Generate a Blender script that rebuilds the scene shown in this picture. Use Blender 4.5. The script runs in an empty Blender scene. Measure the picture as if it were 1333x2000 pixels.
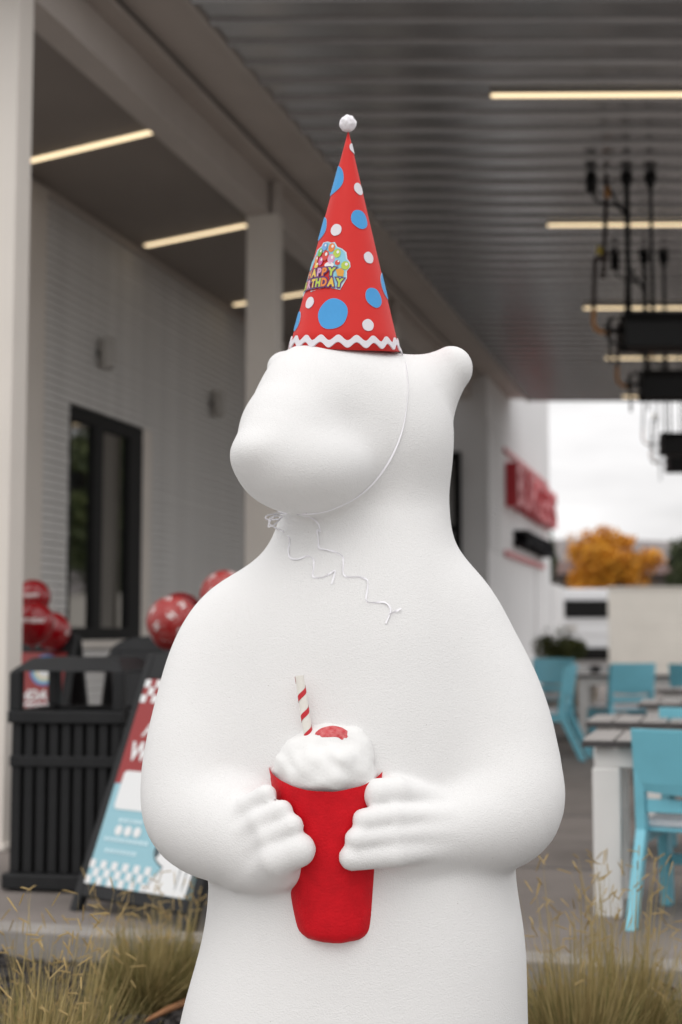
import bpy, bmesh, math, random
import numpy as np
from mathutils import Vector, Matrix, noise
from mathutils.bvhtree import BVHTree

random.seed(7)
S = bpy.context.scene
COL = S.collection
PI = math.pi

# ------------------------------------------------------------------ camera, sky, sun, exposure
F = 2800.0                       # focal length in photo pixels (1333 wide)
CAM_H = 1.21
PITCH = math.atan(240 / F)
cam_d = bpy.data.cameras.new('camera')
cam = bpy.data.objects.new('camera', cam_d)
COL.objects.link(cam)
cam.location = (0, 0, CAM_H)
cam.rotation_euler = (PI / 2 + PITCH, 0, 0)
cam_d.sensor_fit = 'HORIZONTAL'
cam_d.sensor_width = 24.0
cam_d.lens = 24.0 * F / 1333
cam_d.clip_start = 0.05
cam_d.clip_end = 3000
cam_d.dof.use_dof = True
cam_d.dof.focus_distance = 2.93
cam_d.dof.aperture_fstop = 2.6
S.camera = cam

SUN_EL, SUN_AZ = math.radians(52), math.radians(200)   # azimuth clockwise from +Y
W = bpy.data.worlds.new('World')
S.world = W
W.use_nodes = True
nt = W.node_tree
nt.nodes.clear()
def N(t, kind, **kw):
    n = t.nodes.new(kind)
    for k, v in kw.items():
        setattr(n, k, v)
    return n
out = N(nt, 'ShaderNodeOutputWorld')
bg = N(nt, 'ShaderNodeBackground')
bg.inputs['Strength'].default_value = 0.1
sky = N(nt, 'ShaderNodeTexSky', sky_type='NISHITA')
sky.sun_disc = False
sky.sun_elevation = SUN_EL
sky.sun_rotation = SUN_AZ
sky.dust_density = 4.0
hsv = N(nt, 'ShaderNodeHueSaturation')
hsv.inputs['Saturation'].default_value = 0.25
nt.links.new(sky.outputs[0], hsv.inputs['Color'])
tc = N(nt, 'ShaderNodeTexCoord')
sep = N(nt, 'ShaderNodeSeparateXYZ')
nt.links.new(tc.outputs['Generated'], sep.inputs[0])
# overcast sky: zenith about three times as bright as the horizon
mr = N(nt, 'ShaderNodeMapRange')
mr.inputs['From Min'].default_value = 0.0
mr.inputs['From Max'].default_value = 1.0
mr.inputs['To Min'].default_value = 10.0
mr.inputs['To Max'].default_value = 17.0
nt.links.new(sep.outputs['Z'], mr.inputs['Value'])
mp = N(nt, 'ShaderNodeMapping')
mp.inputs['Scale'].default_value = (2.0, 2.0, 9.0)
nt.links.new(tc.outputs['Generated'], mp.inputs[0])
cl = N(nt, 'ShaderNodeTexNoise')
cl.inputs['Scale'].default_value = 1.6
cl.inputs['Detail'].default_value = 6
nt.links.new(mp.outputs[0], cl.inputs['Vector'])
clr = N(nt, 'ShaderNodeMapRange')
clr.inputs['From Min'].default_value = 0.3
clr.inputs['From Max'].default_value = 0.7
clr.inputs['To Min'].default_value = 0.60
clr.inputs['To Max'].default_value = 1.02
nt.links.new(cl.outputs['Fac'], clr.inputs['Value'])
mul = N(nt, 'ShaderNodeMath', operation='MULTIPLY')
nt.links.new(mr.outputs[0], mul.inputs[0])
nt.links.new(clr.outputs[0], mul.inputs[1])
ccol = N(nt, 'ShaderNodeMix', data_type='RGBA', blend_type='MULTIPLY')
ccol.inputs['Factor'].default_value = 1.0
ccol.inputs['A'].default_value = (1.0, 0.985, 0.985, 1)
nt.links.new(mul.outputs[0], ccol.inputs['B'])
mix = N(nt, 'ShaderNodeMix', data_type='RGBA')
mix.inputs['Factor'].default_value = 0.9
nt.links.new(hsv.outputs[0], mix.inputs['A'])
nt.links.new(ccol.outputs['Result'], mix.inputs['B'])
nt.links.new(mix.outputs['Result'], bg.inputs['Color'])
nt.links.new(bg.outputs[0], out.inputs[0])

sd = bpy.data.lights.new('sun', 'SUN')
sd.energy = 0.5
sd.angle = math.radians(35)
sd.color = (1.0, 0.965, 0.92)
sun = bpy.data.objects.new('sun', sd)
COL.objects.link(sun)
sv = Vector((math.sin(SUN_AZ) * math.cos(SUN_EL), math.cos(SUN_AZ) * math.cos(SUN_EL), math.sin(SUN_EL)))
sun.rotation_euler = (-sv).to_track_quat('-Z', 'Y').to_euler()
sun.location = sv * 30
S.view_settings.view_transform = 'Standard'
S.view_settings.look = 'None'
S.view_settings.exposure = 0.27
S.view_settings.gamma = 1.0
S.view_settings.use_curve_mapping = False
S.render.engine = 'CYCLES'
S.cycles.max_bounces = 7
S.cycles.diffuse_bounces = 4
S.cycles.glossy_bounces = 3
S.cycles.caustics_reflective = False
S.cycles.caustics_refractive = False
S.cycles.sample_clamp_indirect = 6
S.cycles.use_denoising = True

# ------------------------------------------------------------------ geometry helpers
CP, SP = math.cos(PITCH), math.sin(PITCH)
def at(px, py, Y):
    """world point seen at photo pixel (px, py) on the plane y = Y"""
    a, b = (px - 666.5) / F, (1000 - py) / F
    t = Y / (CP - b * SP)
    return Vector((a * t, Y, CAM_H + (SP + b * CP) * t))
TAN = 0.2681                       # the building runs 15 degrees off the line of sight
TH = math.atan(TAN)
U = Vector((math.sin(TH), math.cos(TH), 0))
NRM = Vector((math.cos(TH), -math.sin(TH), 0))
ZV = Vector((0, 0, 1))
def L(lat, Y, z):
    return Vector((lat + TAN * Y, Y, z))
def frame(o, x, y, z):
    m = Matrix.Identity(4)
    for i, v in enumerate((x, y, z)):
        for r in range(3):
            m[r][i] = v[r]
    for r in range(3):
        m[r][3] = o[r]
    return m

class MB:
    def __init__(s):
        s.v, s.f, s.m = [], [], []
        s.cur = 0
    def add(s, vs, fs, mat=None):
        b = len(s.v)
        s.v += [tuple(v) for v in vs]
        for f in fs:
            s.f.append(tuple(i + b for i in f))
            s.m.append(s.cur if mat is None else mat)
        return s
    def hexa(s, p, mat=None):      # eight points: bottom four, top four
        return s.add(p, [(3, 2, 1, 0), (4, 5, 6, 7), (0, 1, 5, 4), (1, 2, 6, 5), (2, 3, 7, 6), (3, 0, 4, 7)], mat)
    def box(s, x0, x1, y0, y1, z0, z1, M=None, mat=None):
        p = [(x0, y0, z0), (x1, y0, z0), (x1, y1, z0), (x0, y1, z0), (x0, y0, z1), (x1, y0, z1), (x1, y1, z1), (x0, y1, z1)]
        if M is not None:
            p = [M @ Vector(q) for q in p]
        return s.hexa(p, mat)
    def bar(s, a, b, w, d, up=ZV, mat=None, w2=None, d2=None):   # square bar between two points
        a, b = Vector(a), Vector(b)
        z = (b - a).normalized()
        x = up.cross(z)
        if x.length < 1e-4:
            x = Vector((1, 0, 0)).cross(z)
        x.normalize()
        y = z.cross(x)
        w2 = w if w2 is None else w2
        d2 = d if d2 is None else d2
        p = []
        for o, ww, dd in ((a, w, d), (b, w2, d2)):
            for sx, sy in ((-1, -1), (1, -1), (1, 1), (-1, 1)):
                p.append(o + x * sx * ww / 2 + y * sy * dd / 2)
        return s.hexa(p, mat)
    def tube(s, pts, r, seg=8, mat=None, cap=True):
        pts = [Vector(p) for p in pts]
        rs = r if isinstance(r, (list, tuple)) else [r] * len(pts)
        vs, fs = [], []
        px = None
        for i, p in enumerate(pts):
            t = (pts[min(i + 1, len(pts) - 1)] - pts[max(i - 1, 0)]).normalized()
            if px is None:
                px = t.orthogonal().normalized()
            else:
                px = (px - t * px.dot(t)).normalized()
            py = t.cross(px)
            for k in range(seg):
                a = 2 * PI * k / seg
                vs.append(p + (px * math.cos(a) + py * math.sin(a)) * rs[i])
        for i in range(len(pts) - 1):
            for k in range(seg):
                k2 = (k + 1) % seg
                fs.append((i * seg + k, i * seg + k2, (i + 1) * seg + k2, (i + 1) * seg + k))
        if cap:
            fs.append(tuple(reversed(range(seg))))
            fs.append(tuple((len(pts) - 1) * seg + k for k in range(seg)))
        return s.add(vs, fs, mat)
    def lathe(s, prof, seg=32, M=None, mat=None, sx=1, sy=1):
        vs, fs = [], []
        n = len(prof)
        for k in range(seg):
            a = 2 * PI * k / seg
            for r, z in prof:
                v = Vector((r * math.cos(a) * sx, r * math.sin(a) * sy, z))
                vs.append(M @ v if M is not None else v)
        for k in range(seg):
            k2 = (k + 1) % seg
            for i in range(n - 1):
                fs.append((k * n + i, k2 * n + i, k2 * n + i + 1, k * n + i + 1))
        return s.add(vs, fs, mat)
    def poly(s, pts, mat=None):
        return s.add(pts, [tuple(range(len(pts)))], mat)
    def slab(s, pts, nrm, t, mat=None):   # polygon with a thickness
        n = len(pts)
        nv = Vector(nrm) * t
        vs = [Vector(p) for p in pts] + [Vector(p) + nv for p in pts]
        fs = [tuple(reversed(range(n))), tuple(range(n, 2 * n))]
        fs += [(i, (i + 1) % n, n + (i + 1) % n, n + i) for i in range(n)]
        return s.add(vs, fs, mat)
    def build(s, name, mats, parent=None, smooth=False, bevel=0, loc=None):
        me = bpy.data.meshes.new(name)
        me.from_pydata(s.v, [], s.f)
        if not isinstance(mats, (list, tuple)):
            mats = [mats]
        for m in mats:
            me.materials.append(m)
        if len(mats) > 1:
            me.polygons.foreach_set('material_index', s.m)
        if smooth:
            me.polygons.foreach_set('use_smooth', [True] * len(me.polygons))
        me.update()
        o = bpy.data.objects.new(name, me)
        COL.objects.link(o)
        if parent is not None:
            o.parent = parent
            o.matrix_parent_inverse = MW(parent).inverted() if s_world else Matrix.Identity(4)
        if bevel:
            bv = o.modifiers.new('bevel', 'BEVEL')
            bv.width = bevel
            bv.segments = 2
            bv.limit_method = 'ANGLE'
        return o
s_world = True                     # parts are written in world coordinates unless a prototype is being built
def MW(o):
    m = Matrix.LocRotScale(o.location, o.rotation_euler, o.scale)
    if o.parent is not None:
        return MW(o.parent) @ o.matrix_parent_inverse @ m
    return m
def tag(o, label=None, cat=None, group=None, kind=None):
    if label: o['label'] = label
    if cat: o['category'] = cat
    if group: o['group'] = group
    if kind: o['kind'] = kind
    return o
def thing(name, loc, label, cat, group=None, rz=0, kind=None):
    o = bpy.data.objects.new(name, None)
    o.empty_display_size = 0.1
    COL.objects.link(o)
    o.location = loc
    o.rotation_euler = (0, 0, rz)
    return tag(o, label, cat, group, kind)
def copy_tree(o, parent=None):
    c = o.copy()
    COL.objects.link(c)
    if parent is not None:
        c.parent = parent
    for ch in list(o.children):
        copy_tree(ch, c)
    return c

# ------------------------------------------------------------------ materials
def mat(name, col, rough=0.6, metal=0.0, var=0.0, vscale=8.0, bump=0.0, bscale=80.0, spec=0.5, detail=4, col2=None, emit=None, trans=0.0, coat=0.0, bdist=0.01):
    m = bpy.data.materials.new(name)
    m.use_nodes = True
    t = m.node_tree
    p = t.nodes['Principled BSDF']
    p.inputs['Base Color'].default_value = (*col, 1)
    p.inputs['Roughness'].default_value = rough
    p.inputs['Metallic'].default_value = metal
    p.inputs['Specular IOR Level'].default_value = spec
    p.inputs['Coat Weight'].default_value = coat
    if trans:
        p.inputs['Transmission Weight'].default_value = trans
    tcn = N(t, 'ShaderNodeTexCoord')
    if var or col2:
        nz = N(t, 'ShaderNodeTexNoise')
        nz.inputs['Scale'].default_value = vscale
        nz.inputs['Detail'].default_value = detail
        t.links.new(tcn.outputs['Object'], nz.inputs['Vector'])
        rp = N(t, 'ShaderNodeMapRange')
        rp.inputs['From Min'].default_value = 0.3
        rp.inputs['From Max'].default_value = 0.7
        t.links.new(nz.outputs['Fac'], rp.inputs['Value'])
        mx = N(t, 'ShaderNodeMix', data_type='RGBA')
        a = [c * (1 - var) for c in col]
        b = col2 if col2 else [min(1, c * (1 + var)) for c in col]
        mx.inputs['A'].default_value = (*a, 1)
        mx.inputs['B'].default_value = (*b, 1)
        t.links.new(rp.outputs[0], mx.inputs['Factor'])
        t.links.new(mx.outputs['Result'], p.inputs['Base Color'])
    if bump:
        nb = N(t, 'ShaderNodeTexNoise')
        nb.inputs['Scale'].default_value = bscale
        nb.inputs['Detail'].default_value = 5
        t.links.new(tcn.outputs['Object'], nb.inputs['Vector'])
        bp = N(t, 'ShaderNodeBump')
        bp.inputs['Strength'].default_value = bump
        bp.inputs['Distance'].default_value = bdist
        t.links.new(nb.outputs['Fac'], bp.inputs['Height'])
        t.links.new(bp.outputs[0], p.inputs['Normal'])
    if emit:
        p.inputs['Emission Color'].default_value = (*emit[0], 1)
        p.inputs['Emission Strength'].default_value = emit[1]
    return m

def statue_white():
    m = mat('statue_stucco', (0.765, 0.763, 0.757), rough=0.75, var=0.025, vscale=3, spec=0.25)
    t = m.node_tree
    p = t.nodes['Principled BSDF']
    tcn = N(t, 'ShaderNodeTexCoord')
    # sprayed hard-coat: fine orange-peel grain plus lower swell
    n1 = N(t, 'ShaderNodeTexNoise'); n1.inputs['Scale'].default_value = 320; n1.inputs['Detail'].default_value = 4
    n2 = N(t, 'ShaderNodeTexNoise'); n2.inputs['Scale'].default_value = 26; n2.inputs['Detail'].default_value = 3
    n3 = N(t, 'ShaderNodeTexVoronoi'); n3.inputs['Scale'].default_value = 42
    for n in (n1, n2, n3):
        t.links.new(tcn.outputs['Object'], n.inputs['Vector'])
    b1 = N(t, 'ShaderNodeBump'); b1.inputs['Strength'].default_value = 0.45; b1.inputs['Distance'].default_value = 0.003
    b2 = N(t, 'ShaderNodeBump'); b2.inputs['Strength'].default_value = 0.10; b2.inputs['Distance'].default_value = 0.005
    t.links.new(n1.outputs['Fac'], b1.inputs['Height'])
    t.links.new(n2.outputs['Fac'], b2.inputs['Height'])
    t.links.new(b2.outputs[0], b1.inputs['Normal'])
    t.links.new(b1.outputs[0], p.inputs['Normal'])
    # few dark specks of dirt
    lt = N(t, 'ShaderNodeMath', operation='LESS_THAN'); lt.inputs[1].default_value = 0.045
    t.links.new(n3.outputs['Distance'], lt.inputs[0])
    n4 = N(t, 'ShaderNodeTexNoise'); n4.inputs['Scale'].default_value = 7
    t.links.new(tcn.outputs['Object'], n4.inputs['Vector'])
    gt = N(t, 'ShaderNodeMath', operation='GREATER_THAN'); gt.inputs[1].default_value = 0.56
    t.links.new(n4.outputs['Fac'], gt.inputs[0])
    mm = N(t, 'ShaderNodeMath', operation='MULTIPLY')
    t.links.new(lt.outputs[0], mm.inputs[0]); t.links.new(gt.outputs[0], mm.inputs[1])
    m2 = N(t, 'ShaderNodeMath', operation='MULTIPLY'); m2.inputs[1].default_value = 0.45
    t.links.new(mm.outputs[0], m2.inputs[0])
    mx = N(t, 'ShaderNodeMix', data_type='RGBA')
    mx.inputs['B'].default_value = (0.25, 0.23, 0.20, 1)
    src = p.inputs['Base Color'].links[0].from_socket
    t.links.new(src, mx.inputs['A'])
    t.links.new(m2.outputs[0], mx.inputs['Factor'])
    t.links.new(mx.outputs['Result'], p.inputs['Base Color'])
    return m

M = {}
M['stucco'] = statue_white()
M['cream_top'] = mat('whipped_white', (0.76, 0.76, 0.75), rough=0.6, var=0.02, bump=0.25, bscale=160, spec=0.3, bdist=0.004)
M['cup_red'] = mat('cup_red_paint', (0.58, 0.005, 0.013), rough=0.6, var=0.10, vscale=30, bump=0.5, bscale=220, spec=0.2, bdist=0.003)
M['cherry'] = mat('worn_red_paint', (0.50, 0.02, 0.03), rough=0.55, col2=(0.62, 0.16, 0.16), vscale=120, bump=0.4, bscale=150)
M['straw_w'] = mat('straw_white', (0.78, 0.76, 0.70), rough=0.6, var=0.04, vscale=60)
M['straw_r'] = mat('straw_red', (0.55, 0.02, 0.03), rough=0.5)
M['hat_red'] = mat('red_paper', (0.66, 0.026, 0.022), rough=0.55, var=0.03, vscale=12, spec=0.3)
M['dot_blue'] = mat('blue_paper', (0.066, 0.33, 0.68), rough=0.55, var=0.03, vscale=20, spec=0.3)
M['dot_white'] = mat('white_paper', (0.74, 0.72, 0.76), rough=0.6, var=0.02, vscale=20, spec=0.3)
M['dot_edge'] = mat('paper_edge', (0.45, 0.5, 0.62), rough=0.7)
M['felt'] = mat('white_felt', (0.74, 0.72, 0.76), rough=0.9, bump=0.4, bscale=300, spec=0.1, bdist=0.002)
M['fluff'] = mat('pompom_fluff', (0.88, 0.86, 0.89), rough=1.0, spec=0.05)
M['ribbon'] = mat('white_satin_ribbon', (0.86, 0.85, 0.89), rough=0.25, spec=0.6)
M['black_plastic'] = mat('charcoal_plastic', (0.013, 0.0135, 0.0145), rough=0.55, spec=0.3, var=0.15, vscale=14, bump=0.15, bscale=200, bdist=0.003)
M['black_in'] = mat('black_liner', (0.004, 0.004, 0.004), rough=0.7)
M['column'] = mat('column_paint', (0.74, 0.69, 0.63), rough=0.55, var=0.03, vscale=2, bump=0.05, bscale=60)
M['beam'] = mat('beam_paint', (0.55, 0.50, 0.46), rough=0.5, var=0.05, vscale=2)
M['recess'] = mat('dark_fill', (0.10, 0.10, 0.095), rough=0.5)
M['deck'] = mat('ceiling_metal', (0.50, 0.50, 0.505), rough=0.24, metal=0.75, var=0.08, vscale=1.5, spec=0.5)
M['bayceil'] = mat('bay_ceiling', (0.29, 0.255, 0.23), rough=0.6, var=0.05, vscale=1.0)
M['brick'] = mat('painted_brick', (0.72, 0.71, 0.69), rough=0.65, var=0.06, vscale=6, bump=0.3, bscale=30)
M['tower'] = mat('white_stucco_wall', (0.82, 0.82, 0.825), rough=0.75, var=0.03, vscale=1.2)
M['frame'] = mat('black_window_frame', (0.006, 0.006, 0.006), rough=0.6, spec=0.2)
M['glass'] = mat('dark_window_glass', (0.012, 0.014, 0.012), rough=0.03, spec=1.0)
M['glass'].node_tree.nodes['Principled BSDF'].inputs['IOR'].default_value = 2.3
M['sign_red'] = mat('sign_red', (0.58, 0.03, 0.045), rough=0.4)
M['sign_bar'] = mat('sign_bar_red', (0.60, 0.16, 0.17), rough=0.4)
M['sign_black'] = mat('sign_black', (0.008, 0.008, 0.01), rough=0.8, spec=0.1)
M['lamp'] = mat('strip_lamp', (1, 0.8, 0.5), emit=((1.0, 0.79, 0.50), 1.3))
M['lamp_case'] = mat('lamp_case', (0.46, 0.44, 0.41), rough=0.5)
M['heater'] = mat('heater_black', (0.005, 0.005, 0.005), rough=0.5, spec=0.25, var=0.2, vscale=4)
M['pipe'] = mat('pipe_dark', (0.035, 0.022, 0.018), rough=0.5)
M['copper'] = mat('gas_pipe_copper', (0.42, 0.19, 0.05), rough=0.45)
M['valve'] = mat('valve_yellow', (0.5, 0.38, 0.03), rough=0.5)
M['concrete'] = mat('patio_concrete', (0.19, 0.165, 0.15), rough=0.7, var=0.16, vscale=2.2, bump=0.25, bscale=60, detail=8)
M['kerb'] = mat('kerb_concrete', (0.27, 0.25, 0.23), rough=0.8, var=0.12, vscale=6, bump=0.3, bscale=80)
M['bounce_slab'] = mat('bounce_slab_pale', (0.46, 0.44, 0.42), rough=0.8, var=0.06, vscale=4, bump=0.2, bscale=60)
M['asphalt'] = mat('asphalt', (0.13, 0.128, 0.125), rough=0.85, var=0.2, vscale=1.0, bump=0.3, bscale=40)
M['mulch'] = mat('mulch_soil', (0.028, 0.024, 0.022), rough=0.95, var=0.4, vscale=30, bump=0.8, bscale=60)
M['chip'] = mat('mulch_chip', (0.035, 0.03, 0.028), rough=0.9, var=0.5, vscale=9)
M['straw_grass'] = mat('dry_grass', (0.32, 0.25, 0.105), rough=0.75, col2=(0.46, 0.36, 0.17), vscale=14, spec=0.2)
M['green_grass'] = mat('grass_green', (0.17, 0.16, 0.06), rough=0.75, col2=(0.27, 0.22, 0.09), vscale=10, spec=0.2)
M['seed'] = mat('grass_seed_head', (0.34, 0.235, 0.095), rough=0.8, col2=(0.44, 0.33, 0.155), vscale=20, spec=0.2)
M['teal'] = mat('teal_plastic', (0.18, 0.51, 0.62), rough=0.4, var=0.05, vscale=8)
M['white_plastic'] = mat('white_lumber', (0.70, 0.69, 0.67), rough=0.5, var=0.03, vscale=6)
M['slat_grey'] = mat('grey_slat', (0.33, 0.31, 0.295), rough=0.45, var=0.08, vscale=6)
M['slat_edge'] = mat('slat_dark', (0.05, 0.045, 0.045), rough=0.6)
M['cushion'] = mat('white_cushion', (0.74, 0.75, 0.78), rough=0.7, var=0.03)
M['balloon_red'] = mat('red_balloon', (0.26, 0.002, 0.006), rough=0.18, spec=0.6)
M['balloon_pale'] = mat('printed_balloon', (0.30, 0.012, 0.012), rough=0.3, spec=0.4, col2=(0.36, 0.06, 0.055), vscale=22)
M['balloon_dark'] = mat('dark_red_balloon', (0.16, 0.002, 0.006), rough=0.2, spec=0.6)
M['print_white'] = mat('white_print', (0.72, 0.66, 0.64), rough=0.5)
M['print_faint'] = mat('faint_print', (0.46, 0.20, 0.19), rough=0.5)
M['poster_red'] = mat('poster_red', (0.29, 0.02, 0.02), rough=0.4)
M['poster_blue'] = mat('poster_blue', (0.27, 0.50, 0.575), rough=0.4)
M['poster_white'] = mat('poster_white', (0.76, 0.77, 0.77), rough=0.4)
M['poster_pale'] = mat('poster_pale', (0.55, 0.74, 0.80), rough=0.4)
M['poster_line'] = mat('poster_line', (0.06, 0.09, 0.10), rough=0.4)
M['ring_blue'] = mat('ring_blue', (0.05, 0.22, 0.55), rough=0.4)
M['ring_yellow'] = mat('ring_yellow', (0.70, 0.65, 0.45), rough=0.4)
M['wall_cream'] = mat('cream_block_wall', (0.68, 0.65, 0.59), rough=0.8, var=0.04, vscale=1.5)
M['van'] = mat('van_white', (0.72, 0.73, 0.75), rough=0.3, coat=0.4)
M['bark'] = mat('bark', (0.06, 0.045, 0.035), rough=0.9, var=0.3, vscale=12)
M['leaf_orange'] = mat('leaf_orange', (0.50, 0.19, 0.008), rough=0.7, col2=(0.72, 0.34, 0.02), vscale=1.2)
M['leaf_dark'] = mat('leaf_dark_green', (0.025, 0.04, 0.015), rough=0.7, col2=(0.07, 0.085, 0.03), vscale=1.2)
M['leaf_green'] = mat('leaf_green', (0.06, 0.09, 0.025), rough=0.6, col2=(0.12, 0.14, 0.035), vscale=1.2)
M['leaf_bush'] = mat('leaf_bush', (0.04, 0.055, 0.012), rough=0.6, col2=(0.10, 0.105, 0.02), vscale=5)
M['hill'] = mat('dry_hill', (0.19, 0.17, 0.165), rough=1.0, var=0.12, vscale=0.02)
M['roof'] = mat('roof_shingle', (0.10, 0.05, 0.04), rough=0.8, var=0.15, vscale=2)
M['house_wall'] = mat('house_wall', (0.12, 0.10, 0.085), rough=0.8)
M['leaf_dry'] = mat('fallen_leaf', (0.22, 0.09, 0.035), rough=0.7, col2=(0.32, 0.15, 0.06), vscale=40)

# ------------------------------------------------------------------ text helper
def text_geo(s, size=1.0, extrude=0.0, shear=0.0, bold=0.0):
    cu = bpy.data.curves.new('lettering', 'FONT')
    cu.body = s
    cu.size = size
    cu.extrude = extrude
    cu.shear = shear
    cu.offset = bold
    cu.resolution_u = 3
    o = bpy.data.objects.new('lettering', cu)
    COL.objects.link(o)
    bpy.context.view_layer.update()
    me = o.evaluated_get(bpy.context.evaluated_depsgraph_get()).to_mesh()
    vs = [v.co.copy() for v in me.vertices]
    fs = [tuple(p.vertices) for p in me.polygons]
    bpy.data.objects.remove(o)
    bpy.data.curves.remove(cu)
    return vs, fs

# ================================================================== SETTING
# ground
g = MB().add([(-900, -900, -0.16), (900, -900, -0.16), (900, 1500, -0.16), (-900, 1500, -0.16)], [(0, 1, 2, 3)])
tag(g.build('ground', M['asphalt']), kind='structure')
# hill line far behind
hb = MB()
hv, hf = [], []
nx = 60
for i in range(nx + 1):
    x = -500 + 1400 * i / nx
    h = 29.2 + 5 * noise.noise(Vector((x * 0.006, 3.1, 0))) + 0.008 * (x - 100) + 2 * noise.noise(Vector((x * 0.03, 8, 0)))
    hv += [(x, 380, -1), (x, 430, h * 0.6), (x, 470, h * 470 / 430), (x, 620, h * 1.0)]
for i in range(nx):
    for k in range(3):
        a = i * 4 + k
        hf.append((a, a + 4, a + 5, a + 1))
hb.add(hv, hf)
tag(hb.build('hill', M['hill'], smooth=True), kind='structure')
# patio slab with its kerb face, aligned with the building
PM = frame((0, 0, 0), NRM, U, ZV)
A0 = 5.46
pm = MB()
pm.box(-14, 14, A0 + 0.16, 42, -0.2, 0.0, PM)
patio = tag(pm.build('patio', M['concrete']), kind='structure')
jb = MB()
for aa in (7.6, 9.8, 12.2, 14.6, 17.0, 19.4, 21.8):
    jb.box(-14, 14, aa, aa + 0.012, -0.01, 0.004, PM)
tag(jb.build('patio_joint', M['asphalt'], patio), kind='structure')
kb = MB()
for i in range(14):
    kb.box(-14 + 2 * i, -14 + 2 * i + 1.992, A0, A0 + 0.157, -0.2, 0.003, PM)
tag(kb.build('kerb', M['kerb'], bevel=0.012), kind='structure')
# planting bed: uneven dark mulch
vs, fs = [], []
nx, ny = 90, 60
for j in range(ny + 1):
    for i in range(nx + 1):
        c = -5.0 + 9.5 * i / nx
        a = 2.3 + (A0 - 2.3) * j / ny
        p = PM @ Vector((c, a, 0))
        z = -0.115 + 0.03 * noise.noise(p * 2.5) + 0.015 * noise.noise(p * 9)
        vs.append((p.x, p.y, z))
for j in range(ny):
    for i in range(nx):
        a = j * (nx + 1) + i
        fs.append((a, a + 1, a + nx + 2, a + nx + 1))
tag(MB().add(vs, fs).build('planting_bed', M['mulch'], smooth=True), kind='structure')
wk = MB()  # pale slabs added out of view to bounce light up at the bear
for i in range(10):
    wk.box(-9 + 1.8 * i, -9 + 1.8 * i + 1.79, -0.6, 2.28, -0.25, -0.06, PM)
tag(wk.build('bounce_slabs', M['bounce_slab'], bevel=0.008), kind='structure')
ch = MB()
rnd = random.Random(3)
for i in range(6500):
    c = rnd.uniform(-3.2, 3.4); a = rnd.uniform(3.0, A0 - 0.02)
    p = PM @ Vector((c, a, 0))
    z = -0.11 + 0.03 * noise.noise(p * 2.5) + 0.015 * noise.noise(p * 9)
    R = Matrix.Translation((p.x, p.y, z + 0.004)) @ Matrix.Rotation(rnd.uniform(0, 6.28), 4, 'Z') @ Matrix.Rotation(rnd.uniform(-.6, .6), 4, 'Y') @ Matrix.Rotation(rnd.uniform(-.6, .6), 4, 'X')
    l, w, t = rnd.uniform(.008, .03), rnd.uniform(.004, .01), rnd.uniform(.002, .006)
    ch.box(-l, l, -w, w, -t, t, R)
tag(ch.build('mulch_chips', M['chip']), kind='stuff')

# ------------------------------------------------------------------ canopy
DH = CAM_H + 4.3
canopy = thing('canopy', L(-4.25, 12, 0), 'large grey canopy roof with ribbed metal ceiling on square columns over the patio', 'canopy')
PITCHY = 0.362
Y0 = 9.1
def deck_panel():
    b = MB()
    prof = [(0.0, 0.0), (0.235, 0.0), (0.25, -0.012), (0.262, -0.03), (0.305, -0.03), (0.317, -0.012), (0.33, 0.0), (PITCHY - 0.004, 0.0)]
    vs = []
    for y, z in prof:
        vs.append((-3.53 + TAN * y, y, z)); vs.append((2.0 + TAN * y, y, z))
    n = len(prof)
    for y, z in prof:
        vs.append((-3.53 + TAN * y, y, z + 0.025)); vs.append((2.0 + TAN * y, y, z + 0.025))
    fs = []
    for i in range(n - 1):
        fs.append((2 * i, 2 * i + 1, 2 * i + 3, 2 * i + 2))
        k = 2 * n
        fs.append((k + 2 * i, k + 2 * i + 2, k + 2 * i + 3, k + 2 * i + 1))
    fs.append((0, 2 * n, 2 * n + 1, 1))
    e = 2 * (n - 1)
    fs.append((e, e + 1, 2 * n + e + 1, 2 * n + e))
    return b.add(vs, fs)
s_world = True
dp = deck_panel().build('deck_panel', M['deck'], canopy)
ndeck = int((26.35 - Y0) / PITCHY)
YEND = Y0 + ndeck * PITCHY
inv = dp.matrix_parent_inverse.copy()
for i in range(ndeck):
    o = dp if i == 0 else dp.copy()
    if i:
        COL.objects.link(o)
    y = Y0 + i * PITCHY
    o.location = (TAN * y, y, DH + random.uniform(-.003, .003))
    o.rotation_euler = (random.uniform(-.006, .006), 0, 0)
rb = MB()   # roof body above the panels
p = [(-3.75, Y0), (2.1, Y0), (2.1, YEND + .05), (-3.75, YEND + .05)]
rb.hexa([L(a, y, DH + 0.06) for a, y in p] + [L(a, y, DH + 0.5) for a, y in p])
rb.build('roof', M['recess'], canopy)
def skew(b, la0, la1, y0, y1, z0, z1):
    b.hexa([L(la0, y0, z0), L(la1, y0, z0), L(la1, y1, z0), L(la0, y1, z0), L(la0, y0, z1), L(la1, y0, z1), L(la1, y1, z1), L(la0, y1, z1)])
BH = CAM_H + 3.92
b = MB(); skew(b, -4.42, -4.19, 7.4, YEND, BH, BH + 0.31); b.build('beam', M['beam'], canopy, bevel=0.006)
b = MB(); skew(b, -4.60, -4.03, 7.4, YEND, BH + 0.312, BH + 0.36); b.build('flange', M['beam'], canopy, bevel=0.004)
b = MB(); skew(b, -4.30, -4.05, 7.4, YEND, BH + 0.363, BH + 0.60); b.build('recess_fill', M['recess'], canopy)  # dark colour stands in for the recess above the beam
b = MB(); skew(b, -4.045, -3.565, 7.4, YEND, DH + 0.02, DH + 0.06); b.build('soffit', M['beam'], canopy, bevel=0.004)
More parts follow.
